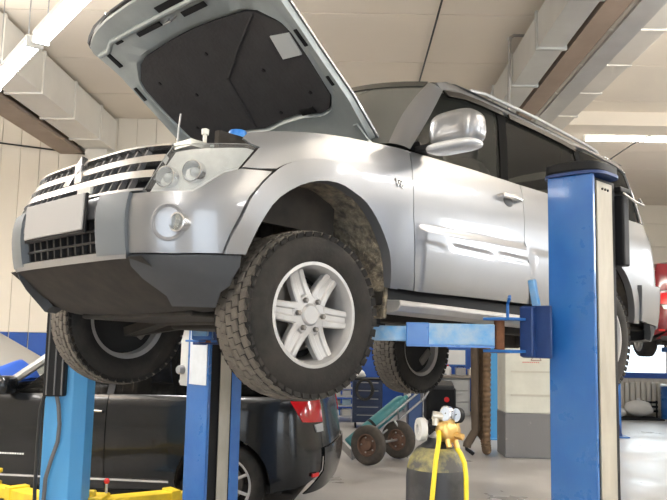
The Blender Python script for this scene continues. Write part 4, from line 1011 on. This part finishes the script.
# ------------------------------------------------------------------ further cars, built from the same kind of panels
def simple_car(name, label, matrix, paint, RR, wb, tail, open_hood=False, wheel_r=.375, zoff=0.0, glassm=PRIVACY, red_light=True):
    t = empty(name, matrix=matrix); tag(t, label, 'car')
    xr = -wb - tail
    bd = Body(WT=[(.18, .84), (.35, .93), (.6, .965), (.85, .968), (1.02, .955), (1.12, .93), (1.16, .90), (1.45, .80), (1.66, .70), (1.72, .60)],
              FT=[(.18, .66), (.35, .80), (.6, .86), (.85, .84), (1.0, .78), (1.12, .6), (1.3, .4)],
              RT=[(.18, xr + .16), (.35, xr + .05), (.6, xr), (.85, xr + .03), (1.12, xr + .08), (1.45, xr + .22), (1.70, xr + .45)], X0=-.2, X1=xr + .42)
    L = bd.L; S = lambda x: 1 + (bd.X0 - x) / L
    fz = S(-.72); bz = S(-1.82); rz = S(-wb + .02); rw = wheel_r + .055
    arch = lambda cx, a0, a1, n=10: [(1 + (bd.qx(cx) - 1.5 - rw * math.cos(a0 + (a1 - a0) * i / n)) / L if bd.qx(cx) - rw * math.cos(a0 + (a1 - a0) * i / n) >= 1.5 else ((bd.qx(cx) - rw * math.cos(a0 + (a1 - a0) * i / n)) / 1.5) ** 2.2, wheel_r + rw * math.sin(a0 + (a1 - a0) * i / n)) for i in range(n + 1)]
    zb = .30
    fe = panel(bd, 'front_fender', [(.45, .62), (.45, 1.0), (.7, 1.06), (1.0, 1.10), (fz, 1.12), (fz, zb)] + [(a, max(zb, b)) for a, b in arch(0, R(190), R(-5))] + [(.60, .55)], paint, t)
    f1 = panel(bd, 'front_door', [(fz, zb), (bz, zb), (bz, 1.14), (fz, 1.12)], paint, t, th=.02, gap=.004)
    ra = [(a, max(zb, b)) for a, b in arch(-wb, R(-8), R(92), 8)]
    r1 = panel(bd, 'rear_door', [(bz, zb)] + ra + [(S(-wb + .0), 1.15), (bz, 1.14)], paint, t, th=.02, gap=.004)
    rb = [(a, max(zb, b)) for a, b in arch(-wb, R(88), R(188), 8)]
    panel(bd, 'rear_quarter', [(S(-wb), 1.15)] + rb + [(2.05, .36), (2.35, .40), (2.62, .50), (2.62, 1.16)], paint, t)
    panel(bd, 'rear_bumper', [(2.62, .70), (3, .70), (3, .34), (2.30, .33), (2.62, .50)], paint, t, off=.02)
    panel(bd, 'tailgate', [(2.62, .70), (3, .70), (3, 1.16), (2.62, 1.16)], paint, t)
    tl = panel(bd, 'tail_light', [(2.10, 1.12), (2.66, 1.12), (2.66, .92), (2.28, .94)], mat('tail_light_red', (.50, .008, .012), .15, coat=.5), t, off=.012, th=.03)
    for o in tl: pass
    panel(bd, 'reverse_light', [(2.48, .915), (2.66, .915), (2.66, .84), (2.52, .84)], mat('clear_lamp', (.55, .55, .55), .2, .4), t, off=.012, th=.03)
    panel(bd, 'reflector', [(2.40, .50), (2.52, .50), (2.52, .465), (2.40, .465)], RED, t, off=.024)
    panel(bd, 'sill_trim', [(S(-.48), .405), (S(-wb + .48), .405), (S(-wb + .48), .388), (S(-.48), .388)], CHROME, t, off=.018, th=.03, gap=0)
    panel(bd, 'sill', [(S(-.45), .30), (S(-wb + .45), .30), (S(-wb + .45), .20), (S(-.45), .20)], BLACKPL, t, off=0, th=.03)
    panel(bd, 'front_bumper', [(0, .80), (.45, .80), (.45, .62), (.60, .55), (.60, .34), (0, .28)], paint, t, th=.03)
    panel(bd, 'grille', [(0, 1.0), (.2, .98), (.2, .81), (0, .81)], BLACKPL, t, off=-.02)
    panel(bd, 'headlight', [(.2, .98), (.45, 1.0), (.55, .98), (.45, .82), (.2, .82)], mat('clear_lamp', (.55, .55, .55), .2, .4), t)
    # windows, pillars, roof
    panel(bd, 'front_window', [(S(-.95), 1.135), (S(-1.45), 1.58), (bz - .01, 1.60), (bz - .01, 1.145)], glassm, t, off=-.006, th=.01)
    panel(bd, 'rear_side_window', [(bz + .012, 1.145), (bz + .012, 1.60), (S(-wb + .25), 1.58), (S(-wb - .1), 1.16)], glassm, t, off=-.006, th=.01)
    panel(bd, 'quarter_window', [(S(-wb - .13), 1.165), (S(-wb + .22), 1.575), (2.1, 1.53), (2.25, 1.20)], glassm, t, off=-.006, th=.01)
    panel(bd, 'rear_window', [(2.62, 1.18), (3, 1.18), (3, 1.56), (2.62, 1.54)], glassm, t, off=-.006)
    panel(bd, 'window_pillar', [(S(-1.43), 1.585), (bz, 1.61), (S(-wb + .2), 1.59), (2.1, 1.54), (2.6, 1.55), (3, 1.57), (3, 1.66), (2.1, 1.66), (1.5, 1.68), (S(-1.5), 1.65)], paint, t, off=0, gap=0)
    panel(bd, 'center_pillar', [(bz - .008, 1.13), (bz + .012, 1.13), (bz + .012, 1.62), (bz - .008, 1.62)], BLACKPL, t, gap=0, off=-.003)
    panel(bd, 'rear_corner_pillar', [(2.26, 1.17), (2.62, 1.17), (2.60, 1.56), (2.1, 1.545)], paint, t, gap=0)
    def w2(u, v):
        s_ = -1 + 2 * u; b = 1 - s_ * s_; return (-.72 + .18 * b - (.72 - .0 * b) * v, s_ * (.84 - .15 * v), 1.13 + .03 * b + (.52 + .03 * b) * v)
    MB().grid(w2, 12, 8, flip=True).build('windscreen', glass('clear_screen', (.7, .75, .75), .12), t, smooth=60)
    for s in (-1, 1):
        MB().tube([(-.70, s * .87, 1.12), (-.95, s * .835, 1.30), (-1.22, s * .78, 1.50), (-1.46, s * .715, 1.655)], .042, 8).build('windscreen_pillar', mat('pillar_silver_trim', (.35, .36, .37), .3, .6) if open_hood else paint, t)
    MB().grid(lambda u, v: (-1.44 + (xr + .45 + 1.44) * v + .0, (-1 + 2 * u) * .70, 1.66 + .09 * (1 - (2 * u - 1) ** 4) * math.sin(math.pi * (.15 + .7 * v))), 12, 12).build('roof', paint, t, smooth=60)
    B('cabin_floor', INTER, t, ((-1.6, 0, .34), (3.6, 1.6, .08)), ((-.75, 0, .75), (.06, 1.6, .75)), bevel=.01)
    B('underbody', DARK, t, ((-wb / 2, 0, .26), (wb + 1.2, 1.5, .08)), bevel=.02)
    for s in (-1, 1):
        MB().ball((-1.55, s * .40, 1.0), (.12, .26, .42), e=.6).build('seat_back', INTER, t)
        MB().ball((-1.35, s * .40, .62), (.28, .26, .12), e=.6).build('seat_cushion', INTER, t)
        d_ = f1[0] if s > 0 else f1[1]; e_ = r1[0] if s > 0 else r1[1]
        for par, sv in ((d_, bz - .04), (e_, S(-wb + .12))):
            q = bd.q(sv); m_ = MB().tube([bd.P(q - .10, .985, -.004), bd.P(q - .095, .985, .03), bd.P(q, .985, .036), bd.P(q + .095, .985, .03), bd.P(q + .10, .985, -.004)], .014, 8)
            (m_ if s > 0 else m_.mirror_y()).build('door_handle', mat('handle_dark_chrome', (.3, .3, .3), .2, .9), par)
        m_ = MB().ball((-.90, 1.06, 1.20), (.08, .13, .085), 20, 12, e=.65).bar((-.88, .90, 1.15), (-.88, 1.0, 1.16), .06, .035); (m_ if s > 0 else m_.mirror_y()).build('side_mirror', paint, d_, smooth=50)
        for cx in (0, -wb):
            def wl2(u, v, cx=cx, s=s):
                a = R(-5) + R(190) * u; return (cx + rw * math.cos(a), s * (.50 + .42 * v), wheel_r + rw * math.sin(a))
            MB().grid(wl2, 18, 2, flip=(s > 0)).build('wheel_well', WELL, t, smooth=60)
    hg = R(27) if open_hood else R(-3)
    hx = Vector((-.68, 0, 1.14)); a_ = Vector((math.cos(hg), 0, math.sin(hg))); n_ = Vector((-math.sin(hg), 0, math.cos(hg)))
    hp = lambda a, b, c: hx + a_ * a + Vector((0, b, 0)) + n_ * (c + .05 * (1 - (b / .85) ** 2))
    hm = MB(); ho = [(0, .80), (.6, .82), (1.15, .76), (1.36, .5), (1.40, 0)]; ho = ho + [(a, -b) for a, b in ho[-2::-1]]
    hm.grid(lambda u, v: hp(u * (1.40 - .28 * abs(2 * v - 1) ** 4), (2 * v - 1) * (.80 - .06 * max(0, u - .6)), .02), 14, 14)
    hm.grid(lambda u, v: hp(u * (1.40 - .28 * abs(2 * v - 1) ** 4), (2 * v - 1) * (.80 - .06 * max(0, u - .6)), -.02), 14, 14, flip=True)
    hm.build('hood', mat('primer_grey', (.30, .285, .26), .5, .1) if open_hood else paint, t, smooth=50)
    B('engine_bay', DARK, t, ((.05, 0, .80), (1.1, 1.4, .30)), bevel=.05)
    w = make_wheel(t, r=wheel_r, w=.255, rim=wheel_r * .66, kind='road'); w.location = (0, .82, wheel_r)
    clone(w, t, (0, -.82, wheel_r), (0, R(20), math.pi)); clone(w, t, (-wb, .82, wheel_r), (0, R(15), 0)); clone(w, t, (-wb, -.82, wheel_r), (0, R(40), math.pi))
    return t, bd, f1, S
bm = Matrix.Rotation(R(174), 4, 'Z'); bm.translation = (-3.85, 8.06, 0)
bcar, bbd, bdoors, bS = simple_car('black_car', 'glossy black car with raised hood standing behind the light blue column', bm, BLACKPAINT, None, 2.90, .90, open_hood=True)
# tiny white door lettering, unreadable at this size: a row of small marks
for i, wv in enumerate((.020, .014, .018, .012, .020, .016, .018, .012, .020, .014)):
    p = bbd.P(bbd.q(bS(-.84)) + i * .024, .585, .0035)
    B('door_mark', WHITE, bdoors[0], (p, (wv, .004, .014)))
cov = MB().grid(lambda u, v: (-.62 + .42 * (u - .5) , .30 + .62 * v, 1.20 + .17 * math.sin(math.pi * min(1, max(0, u))) * (1 - .35 * v) + .012 * math.sin(14 * u + 5 * v)), 16, 14)
cov.grid(lambda u, v: (-.62 + .42 * (u - .5), .30 + .62 * v, 1.185 + .15 * math.sin(math.pi * u) * (1 - .35 * v)), 16, 14, flip=True)
co = cov.build('fender_cover', mat('blue_cloth', (.012, .07, .36), .7), None, smooth=60)
co.matrix_world = bm @ Matrix.Translation((.0, 0, .02)); tag(co, 'blue cloth cover lying at the windscreen base of the black car', 'cover')

rm = Matrix.Rotation(R(90), 4, 'Z'); rm.translation = (6.22, 16.55, 1.44)
rcar, _, _, _ = simple_car('red_car', 'red car raised on a lift before the far windows', rm, mat('red_car_paint', (.13, .006, .010), .25, coat=.5), None, 2.6, .80, wheel_r=.33)
ra_ = empty('lift_column', (7.45, 15.2, 0)); tag(ra_, 'blue lift column with arms carrying the red car', 'car lift')
B('column', LIFT, ra_, ((0, 0, 1.35), (.34, .3, 2.7)), bevel=.008)
B('base_plate', LIFT, ra_, ((0, 0, .012), (.55, .5, .024)))
for dy in (-.9, .9):
    MB().bar((-.15, dy * .15, 1.56), (-.85, dy, 1.56), .14, .10).build('lift_arm', LIFT, ra_, smooth=0, bevel=.006)

# ------------------------------------------------------------------ gas cylinder with regulator and yellow hoses
gc = empty('gas_cylinder', (.335, 2.82, 0)); tag(gc, 'dark gas cylinder with brass regulator and yellow hoses', 'gas cylinder')
CYLM = mat('dark_cylinder_paint', (.020, .022, .027), .45, var=.7, vscale=9, var_col=(.065, .067, .072), thresh=(.3, .5))
MB().lathe([(.100, 0), (.110, .02), (.110, 1.20), (.107, 1.235), (.096, 1.27), (.078, 1.298), (.055, 1.318), (.036, 1.330), (.032, 1.345), (0, 1.345)], n=48).build('body', CYLM, gc, smooth=50)
MB().lathe([(.1071, 1.236), (.0965, 1.2705), (.0785, 1.2985), (.066, 1.311)], n=48).build('shoulder_paint', mat('faded_yellow', (.40, .36, .13), .6, var=1, vscale=9, var_col=(.07, .07, .07), thresh=(.40, .60)), gc, smooth=60)
MB().lathe([(.112, 0), (.112, .06), (.108, .065)], n=32).build('foot_ring', BLACKPL, gc)
MB().lathe([(.030, 1.335), (.034, 1.35), (.026, 1.362), (.020, 1.372), (.0, 1.372)], n=20).build('neck', STEEL, gc)
vb = MB().cyl((0, 0, 1.355), (0, 0, 1.405), .016).lathe([(.020, -.0), (.020, .03), (0, .03)], (0, 0, 1.365), (-1, 0, 0), 14).build('valve_body', BLACKPL, gc)
MB().lathe([(.040, -.012), (.042, 0), (.040, .012), (.018, .014), (.018, -.014)], (-.058, -.01, 1.372), (1, .25, 0), 24, close=True).build('valve_wheel', mat('worn_white', (.62, .62, .60), .5), vb)
rg = MB().lathe([(.0, -.03), (.034, -.03), (.042, -.018), (.042, .018), (.036, .026), (.020, .030), (0, .030)], (.036, -.035, 1.372), (.55, -.83, .05), 28).build('regulator', BRASS, gc, smooth=40)
MB().cyl((-.03, 0, 1.382), (.02, -.02, 1.378), .017).build('inlet_nut', BLACKPL, rg)
MB().cyl((-.020, -.03, 1.425), (.018, -.03, 1.420), .015).cyl((-.008, -.03, 1.39), (-.008, -.03, 1.42), .013).build('flow_valve', mat('nickel', (.62, .60, .54), .35, .7), rg)
MB().cyl((.055, -.05, 1.36), (.085, -.07, 1.354), .012, n=6).cyl((.030, -.06, 1.345), (.036, -.072, 1.318), .011).cyl((.058, -.06, 1.34), (.064, -.068, 1.315), .010).build('outlet', BRASS, rg, smooth=30)
for i, (gx, gz) in enumerate(((.030, 1.432), (.068, 1.428))):
    g = MB().lathe([(0, -.010), (.027, -.010), (.029, .009), (.026, .011), (.024, .008), (0, .008)], (gx, -.045, gz), (-.80, -.60, .10), 28).build('pressure_gauge', BLACKPL if i else CHROME, rg, smooth=40)
    dvec = Vector((-.80, -.60, .10)).normalized(); c = Vector((gx, -.045, gz))
    MB().lathe([(.0240, .0085), (0, .0088)], c, dvec, 24).build('gauge_face', mat('gauge_blue_white', (.62, .70, .82), .3), g)
    MB().bar(c + dvec * .0105, c + dvec * .0105 + Vector((.012, -.004, .010)), .003, .001, up=dvec).build('gauge_needle', BLACKPL, g, smooth=0)
    MB().cyl(c - Vector((0, 0, .055)), c - Vector((0, 0, .02)), .007).build('gauge_stem', BRASS, g)
tag(MB().tube([(.335, 2.76, 1.37), (.330, 2.72, 1.34), (.318, 2.705, 1.28), (.308, 2.700, 1.18), (.296, 2.698, 1.05), (.290, 2.69, .9), (.285, 2.68, .6), (.275, 2.66, .25), (.22, 2.60, .04), (.05, 2.5, .012), (-.2, 2.55, .012)], .0085, 10).build('gas_hose', YHOSE), 'yellow gas hose hanging from the valve side of the cylinder', 'hose')
tag(MB().tube([(.398, 2.752, 1.315), (.408, 2.735, 1.30), (.420, 2.722, 1.27), (.424, 2.712, 1.22), (.424, 2.706, 1.1), (.424, 2.703, .9), (.426, 2.70, .5), (.44, 2.68, .2), (.50, 2.62, .03), (.75, 2.5, .012), (1.0, 2.6, .012)], .0085, 10).build('gas_hose', YHOSE), 'yellow gas hose hanging from the brass outlet of the cylinder', 'hose')

# ------------------------------------------------------------------ cylinder trolley (two wheels, tilted) with teal gas cylinder
tr = empty('cylinder_trolley', (.30, 10.55, 0)); tag(tr, 'two-wheeled cylinder trolley lying back on its rubber wheels', 'trolley')
ax_a, ax_b = Vector((.02, -.20, .27)), Vector((.46, .42, .27))
base, top = Vector((-.18, .14, .11)), Vector((.84, .55, .92))
dirv = (top - base).normalized(); sid = (ax_b - ax_a).normalized(); sid = (sid - dirv * sid.dot(dirv)).normalized(); upv = sid.cross(dirv)
if upv.z < 0: upv = -upv
fr_ = MB()
for s in (-1, 1):
    fr_.tube([base + sid * .16 * s, base + dirv * .5 + sid * .16 * s, top + sid * .15 * s, top + dirv * .12 + sid * .13 * s + upv * .04], .017, 8)
for k in (.02, .30, .62, .95): fr_.tube([base + (top - base) * k + sid * .16, base + (top - base) * k - sid * .16], .013, 8)
fr_.tube([top + dirv * .12 + sid * .13 + upv * .04, top + dirv * .15 + upv * .05, top + dirv * .12 - sid * .13 + upv * .04], .015, 8)
fr_.build('frame', mat('trolley_steel', (.22, .23, .24), .4, .6), tr)
MB().box(base - dirv * .02 + upv * .10, (.03, .36, .22), Matrix((dirv, sid, upv)).transposed()).build('toe_plate', STEEL, tr, smooth=0)
MB().cyl(ax_a, ax_b, .018).build('axle', STEEL, tr)
MB().tube([base + dirv * .75 - upv * .02, (.55, .38, .32), (.60, .46, .015)], .014, 8).build('prop_leg', STEEL, tr)
for p, lab_ in ((ax_a, 0), (ax_b, 1)):
    axd = (ax_b - ax_a).normalized() * -1
    wmb = MB().lathe([(.15, -.05), (.20, -.065), (.245, -.055), (.262, -.03), (.262, .03), (.245, .055), (.20, .065), (.15, .05)], p, axd, 40, close=True).build('wheel', mat('old_rubber', (.028, .025, .022), .85, var=.8, vscale=10, var_col=(.07, .057, .045)), tr, smooth=50)
    MB().lathe([(.152, -.045), (.152, .045), (.135, .050), (.125, .015), (.075, .012), (.062, .035), (.040, .040), (0, .040)], p, axd, 32).build('rim', mat('rim_rust', (.13, .07, .045), .8, var=.6, vscale=20), wmb, smooth=40)
    for i in range(5):
        a = 2 * math.pi * i / 5; e1 = axd.cross(Vector((0, 0, 1))).normalized(); e2 = axd.cross(e1)
        c = p + (e1 * math.cos(a) + e2 * math.sin(a)) * .10 + axd * .012
        MB().lathe([(.012, 0), (.012, .012), (0, .013)], c, axd, 6).build('wheel_bolt', STEEL, wmb, smooth=0)
tank = MB().lathe([(.0, .0), (.075, .005), (.098, .03), (.100, .10), (.100, .95), (.095, 1.0), (.07, 1.05), (.035, 1.075), (.028, 1.12), (0, 1.12)], base + upv * .125 + dirv * .02, dirv, 32).build('gas_cylinder', TEAL, None, smooth=40)
tank.location = (.30, 10.55, 0); tag(tank, 'worn teal gas cylinder lying on the trolley', 'gas cylinder')
MB().lathe([(.102, 0), (.102, .04)], base + upv * .125 + dirv * .45, dirv, 32).build('strap', BLACKPL, tank)
MB().cyl(base + upv * .125 + dirv * 1.14, base + upv * .125 + dirv * 1.20, .022).build('valve', STEEL, tank)

# ------------------------------------------------------------------ workshop clutter of the far bay
random.seed(11)
tc = empty('tool_cabinet', (.42, 14.7, 0)); tag(tc, 'navy roller tool cabinet behind the teal cylinder', 'cabinet')
B('body', NAVY, tc, ((0, 0, .50), (.56, .46, .78)), bevel=.01)
for i in range(5):
    d_ = B('drawer', NAVY, tc, ((0, -.235, .20 + i * .15), (.50, .02, .135)), bevel=.006); B('drawer_pull', STEEL, d_, ((0, -.25, .245 + i * .15), (.40, .018, .015)), bevel=.004)
for sx in (-.22, .22):
    for sy in (-.17, .17): MB().lathe([(.05, -.018), (.05, .018)], (sx, sy, .052), (1, 0, 0), 16).build('caster', BLACKPL, tc)
B('work_top', BLACKPL, tc, ((0, 0, .905), (.60, .50, .03)), bevel=.006)
cb = MB()
for i in range(4):
    cb.tube([(.36 + .13 * math.cos(a) * (1 + .1 * i), 14.40 - .02 * i, .72 + .17 * math.sin(a) * (1 + .05 * i)) for a in [2 * math.pi * k / 20 for k in range(20)]], .012, 6, closed=True)
tag(cb.build('cable_coil', CABLE), 'coiled black cable hanging on the front of the navy tool cabinet', 'cable')
tag(MB().ball((.25, 14.66, 1.00), (.12, .10, .08), 14, 8).ball((.17, 14.6, .97), (.08, .08, .05), 12, 8).ball((.33, 14.68, .965), (.06, .07, .04), 12, 8).build('rag', mat('rag_white', (.75, .74, .72), .9), None, smooth=60), 'crumpled white rag on top of the navy tool cabinet', 'rag')
# parts rack with trays
sr = empty('parts_rack', (-.18, 15.6, 0)); tag(sr, 'grey parts rack with slanted trays beside the navy tool cabinet', 'rack')
for sx in (-.34, .34):
    for sy in (-.2, .2): B('upright', STEEL, sr, ((sx, sy, .55), (.03, .03, 1.1)))
for i, z in enumerate((.12, .32, .50, .66, .82, .97)): B('tray', mat('tray_grey', (.50, .51, .52), .5), sr, ((0, 0, z), (.64, .42, .02)), bevel=.003)
ccs = [(.62, .63, .64), (.03, .16, .50), (.70, .70, .68), (.20, .21, .23), (.45, .60, .72), (.66, .66, .62)]
k = 0
for i, z in enumerate((.12, .32, .50, .66, .82, .97)):
    for j, xx in enumerate((-.22, 0, .21)):
        h_ = random.uniform(.06, .11); cc = ccs[(i * 2 + j) % 6]
        nm = ['white', 'blue', 'pale', 'dark grey', 'light blue', 'cream'][(i * 2 + j) % 6]
        o = MB().box((-.18 + xx, 15.56, z + .013 + h_ / 2), (.17, .26, h_)).build('parts_box', mat('box_' + nm.replace(' ', '_'), cc, .55), None, smooth=0, bevel=.006)
        B('lid', mat('box_' + nm.replace(' ', '_'), cc, .55), o, ((-.18 + xx, 15.56, z + .019 + h_), (.18, .27, .012)))
        tag(o, '%s parts box on the %s tray of the parts rack' % (nm, ['lowest', 'second', 'third', 'fourth', 'fifth', 'top'][i]), 'box', 'boxes on the parts rack')
# blue bin, dark machine
bb = empty('tool_stand', (1.22, 13.6, 0)); tag(bb, 'slim dark blue tool stand behind the gas cylinder', 'stand')
B('body', NAVY, bb, ((0, 0, .42), (.26, .30, .78)), bevel=.01)
B('door', mat('stand_blue', (.03, .07, .19), .4), bb, ((0, -.155, .42), (.22, .012, .70)), bevel=.006)
B('foot', BLACKPL, bb, ((0, 0, .015), (.30, .34, .03)))
tv = MB()
for i in range(5): tv.bar((1.10 + .06 * i, 13.5 + .03 * i, .83), (1.12 + .06 * i, 13.62, .86 + .02 * (i % 3)), .03, .03)
tag(tv.build('tool_bundle', STEEL, None, smooth=0), 'bundle of steel tools lying on the dark blue stand', 'tools')
mc = empty('engine_hoist_base', (1.82, 14.9, 0)); mc.name = 'machine'; tag(mc, 'black boxy workshop machine beside the hanging hose', 'machine')
B('body', BLACKPL, mc, ((0, 0, .46), (.56, .5, .62)), bevel=.04)
B('hood', mat('machine_dark', (.03, .03, .032), .4), mc, ((.02, -.06, .80), (.46, .40, .10), (R(12), 0, 0)), bevel=.03)
MB().tube([(-.20, -.2, .78), (-.24, -.24, .95), (-.1, -.24, 1.0), (.1, -.2, 1.02)], .018, 8).build('handle', STEEL, mc)
for sx in (-.2, .2):
    MB().lathe([(.10, -.03), (.10, .03)], (sx, -.2, .10), (1, 0, 0), 20).build('wheel', BLACKPL, mc)
MB().lathe([(.0, -.005), (.05, -.005), (.05, .01), (0, .012)], (.1, -.255, .55), (0, -1, 0), 16).build('dial', RED, mc)
# workbench with drawers, vice, clutter
wb_ = empty('workbench', (2.45, 17.4, 0)); tag(wb_, 'grey steel workbench against the blue far wall', 'workbench')
B('bench_top', mat('bench_top_wood', (.22, .19, .16), .7), wb_, ((0, 0, .86), (2.4, .7, .05)), bevel=.008)
for sx in (-.8, 0, .8):
    B('pedestal', mat('bench_grey', (.30, .31, .31), .5), wb_, ((sx, .03, .42), (.62, .6, .82)), bevel=.008)
    for i in range(3):
        d_ = B('drawer', mat('bench_grey2', (.36, .37, .37), .45), wb_, ((sx, -.285, .18 + i * .25), (.54, .02, .22)), bevel=.006); B('drawer_pull', STEEL, d_, ((sx, -.302, .24 + i * .25), (.2, .02, .02)))
cl_names = [('toolbox', 'red', (.45, .03, .03)), ('canister', 'black', (.03, .03, .03)), ('carton', 'tan', (.42, .30, .18)), ('canister', 'white', (.7, .7, .68)), ('toolbox', 'grey', (.3, .3, .3)), ('carton', 'pale', (.55, .48, .38)), ('canister', 'dark blue', (.02, .05, .2)), ('carton', 'dark brown', (.10, .07, .05))]
for i, (nm, cn, cc) in enumerate(cl_names):
    xx = 1.42 + i * .29; hh_ = (.16, .22, .14, .20, .15, .12, .24, .18)[i]
    m_ = mat('clutter_' + cn.replace(' ', '_'), cc, .5)
    o = empty(nm, (xx, 17.3 + .06 * (i % 3), .885)); tag(o, '%s %s standing on the grey workbench' % (cn, nm), nm)
    if nm == 'canister':
        MB().lathe([(.075, 0), (.08, .01), (.08, hh_ * .8), (.05, hh_ * .93), (.025, hh_), (0, hh_)], n=20).build('body', m_, o, smooth=40); MB().cyl((0, 0, hh_), (0, 0, hh_ + .03), .022).build('cap', RED, o)
    else:
        B('body', m_, o, ((0, 0, hh_ / 2), (.22, .18, hh_)), bevel=.008); B('lid', m_, o, ((0, 0, hh_ + .006), (.23, .19, .014)), bevel=.003)
        if nm == 'toolbox': MB().tube([(-.07, 0, hh_ + .01), (-.06, 0, hh_ + .05), (.06, 0, hh_ + .05), (.07, 0, hh_ + .01)], .008, 6).build('handle', BLACKPL, o)
po_ = B('poster', mat('poster_white', (.80, .81, .80), .6), None, ((2.62, YF - .045, 1.26), (.42, .012, .34)), bevel=.002)
tag(po_, 'plain white sheet on the blue far wall above the workbench', 'poster')
B('poster_frame', LIFT, po_, ((2.62, YF - .042, 1.26), (.48, .010, .40)))
sw = B('wall_socket', WHITE, None, ((3.02, YF - .05, .98), (.16, .03, .09)), bevel=.006); tag(sw, 'small white socket on the blue far wall', 'socket')

# ------------------------------------------------------------------ exhaust extraction hose hanging in a loop
def ribbed(t): return .058 + .006 * math.sin(t * 2 * math.pi * 70)
loop = []
for i in range(281):
    t = i / 280
    if t < .82:
        z = 4.4 - (4.4 - .22) * t / .82; loop.append((2.07 + .02 * math.sin(t * 3), 11.42, z))
    else:
        a = math.pi * (t - .82) / .18; loop.append((2.08 + .02 * math.sin(a), 11.42 + .085 * (1 - math.cos(a)), .22 - .15 * math.sin(a)))
back = [(2.03 - .02 * i / 60, 11.59, .22 + (4.4 - .22) * i / 60) for i in range(1, 61)]
hs = MB().tube(loop, ribbed, 14); hs.tube(loop[-1:] + back, .056, 12)
tag(hs.build('exhaust_hose', BROWNHOSE), 'ribbed brown exhaust hose hanging in a loop near the white pillar', 'hose')
h2 = MB().tube([(1.91, 11.5, 4.4), (1.92, 11.5, 3.0), (1.925, 11.5, 1.6), (1.93, 11.5, .6), (1.935, 11.5, .36), (1.86, 11.48, .24), (1.81, 11.46, .17), (1.80, 11.46, .12)], .062, 12)
o = h2.build('exhaust_hose', mat('dark_brown_hose', (.075, .052, .034), .7), None, smooth=50); tag(o, 'dark flat hose with hooked nozzle hanging beside the ribbed hose', 'hose')
MB().tube([(1.80, 11.46, .14), (1.80, 11.46, .09), (1.86, 11.46, .05), (1.90, 11.46, .02)], .028, 8).build('nozzle', BLACKPL, o)

# ------------------------------------------------------------------ far right: radiator, sacks, blue drum
rad = empty('radiator', (6.9, 18.15, 0)); tag(rad, 'cream ribbed wall radiator below the far window', 'radiator')
for i in range(16): B('rib', mat('radiator_cream', (.66, .62, .53), .5), rad, ((-.95 + i * .125, 0, .46), (.105, .10, .62)), bevel=.02)
B('pipe', mat('radiator_cream', (.66, .62, .53), .5), rad, ((0, 0, .12), (2.1, .05, .05)))
for (x_, y_, r_, lb) in ((6.62, 17.55, (.30, .24, .19), 'large white sack slumped on the floor before the radiator'), (6.10, 17.35, (.15, .16, .12), 'small white sack lying on a dark tray before the radiator')):
    sk = MB()
    N, Mv = 22, 14
    vs = []; fs = []
    for j in range(Mv + 1):
        t_ = math.pi * j / Mv
        for i in range(N):
            p_ = 2 * math.pi * i / N; k_ = 1 + .10 * math.sin(5 * p_ + 3 * t_) * math.sin(t_) + .06 * math.sin(9 * p_ - 2 * t_)
            vs.append((x_ + r_[0] * k_ * math.sin(t_) * math.cos(p_), y_ + r_[1] * k_ * math.sin(t_) * math.sin(p_), .035 + max(0.0, r_[2] * (1 - .95 * math.cos(t_)) )))
    for j in range(Mv):
        for i in range(N): fs.append((j * N + i, j * N + (i + 1) % N, (j + 1) * N + (i + 1) % N, (j + 1) * N + i))
    o = sk.add(vs, fs).build('sack', mat('sack_white', (.74, .72, .68), .8, bump=.3, bscale=14), None, smooth=60); tag(o, lb, 'sack')
    MB().ball((x_, y_, .035 + 1.93 * r_[2]), (.05, .05, .05), 10, 6).build('tied_neck', mat('sack_white', (.74, .72, .68), .8), o)
tag(B('drip_tray', BLACKPL, None, ((6.45, 17.45, .016), (1.15, .7, .030)), bevel=.01), 'flat black tray on the floor under the white sacks', 'tray')
dr_ = empty('drum', (7.42, 17.6, 0)); tag(dr_, 'blue steel drum with white lid below the far window', 'drum')
MB().lathe([(.26, 0), (.27, .015), (.26, .03), (.26, .22), (.27, .24), (.26, .26), (.26, .46), (.27, .48), (.26, .50), (.26, .70), (.272, .715), (.26, .73)], n=36).build('body', LIFT, dr_, smooth=40)
MB().lathe([(.268, .73), (.268, .755), (.25, .765), (0, .765)], n=36).build('lid', WHITE, dr_)
bc = empty('bench', (7.0, 17.75, 0)); tag(bc, 'low dark bench between the sacks and the blue drum', 'bench')
for z in (.14, .24, .34): B('slat', BLACKPL, bc, ((0, .1, z), (.34, .03, .05)), bevel=.004)
for sx in (-.15, .15): B('leg', BLACKPL, bc, ((sx, .12, .19), (.03, .03, .38)))
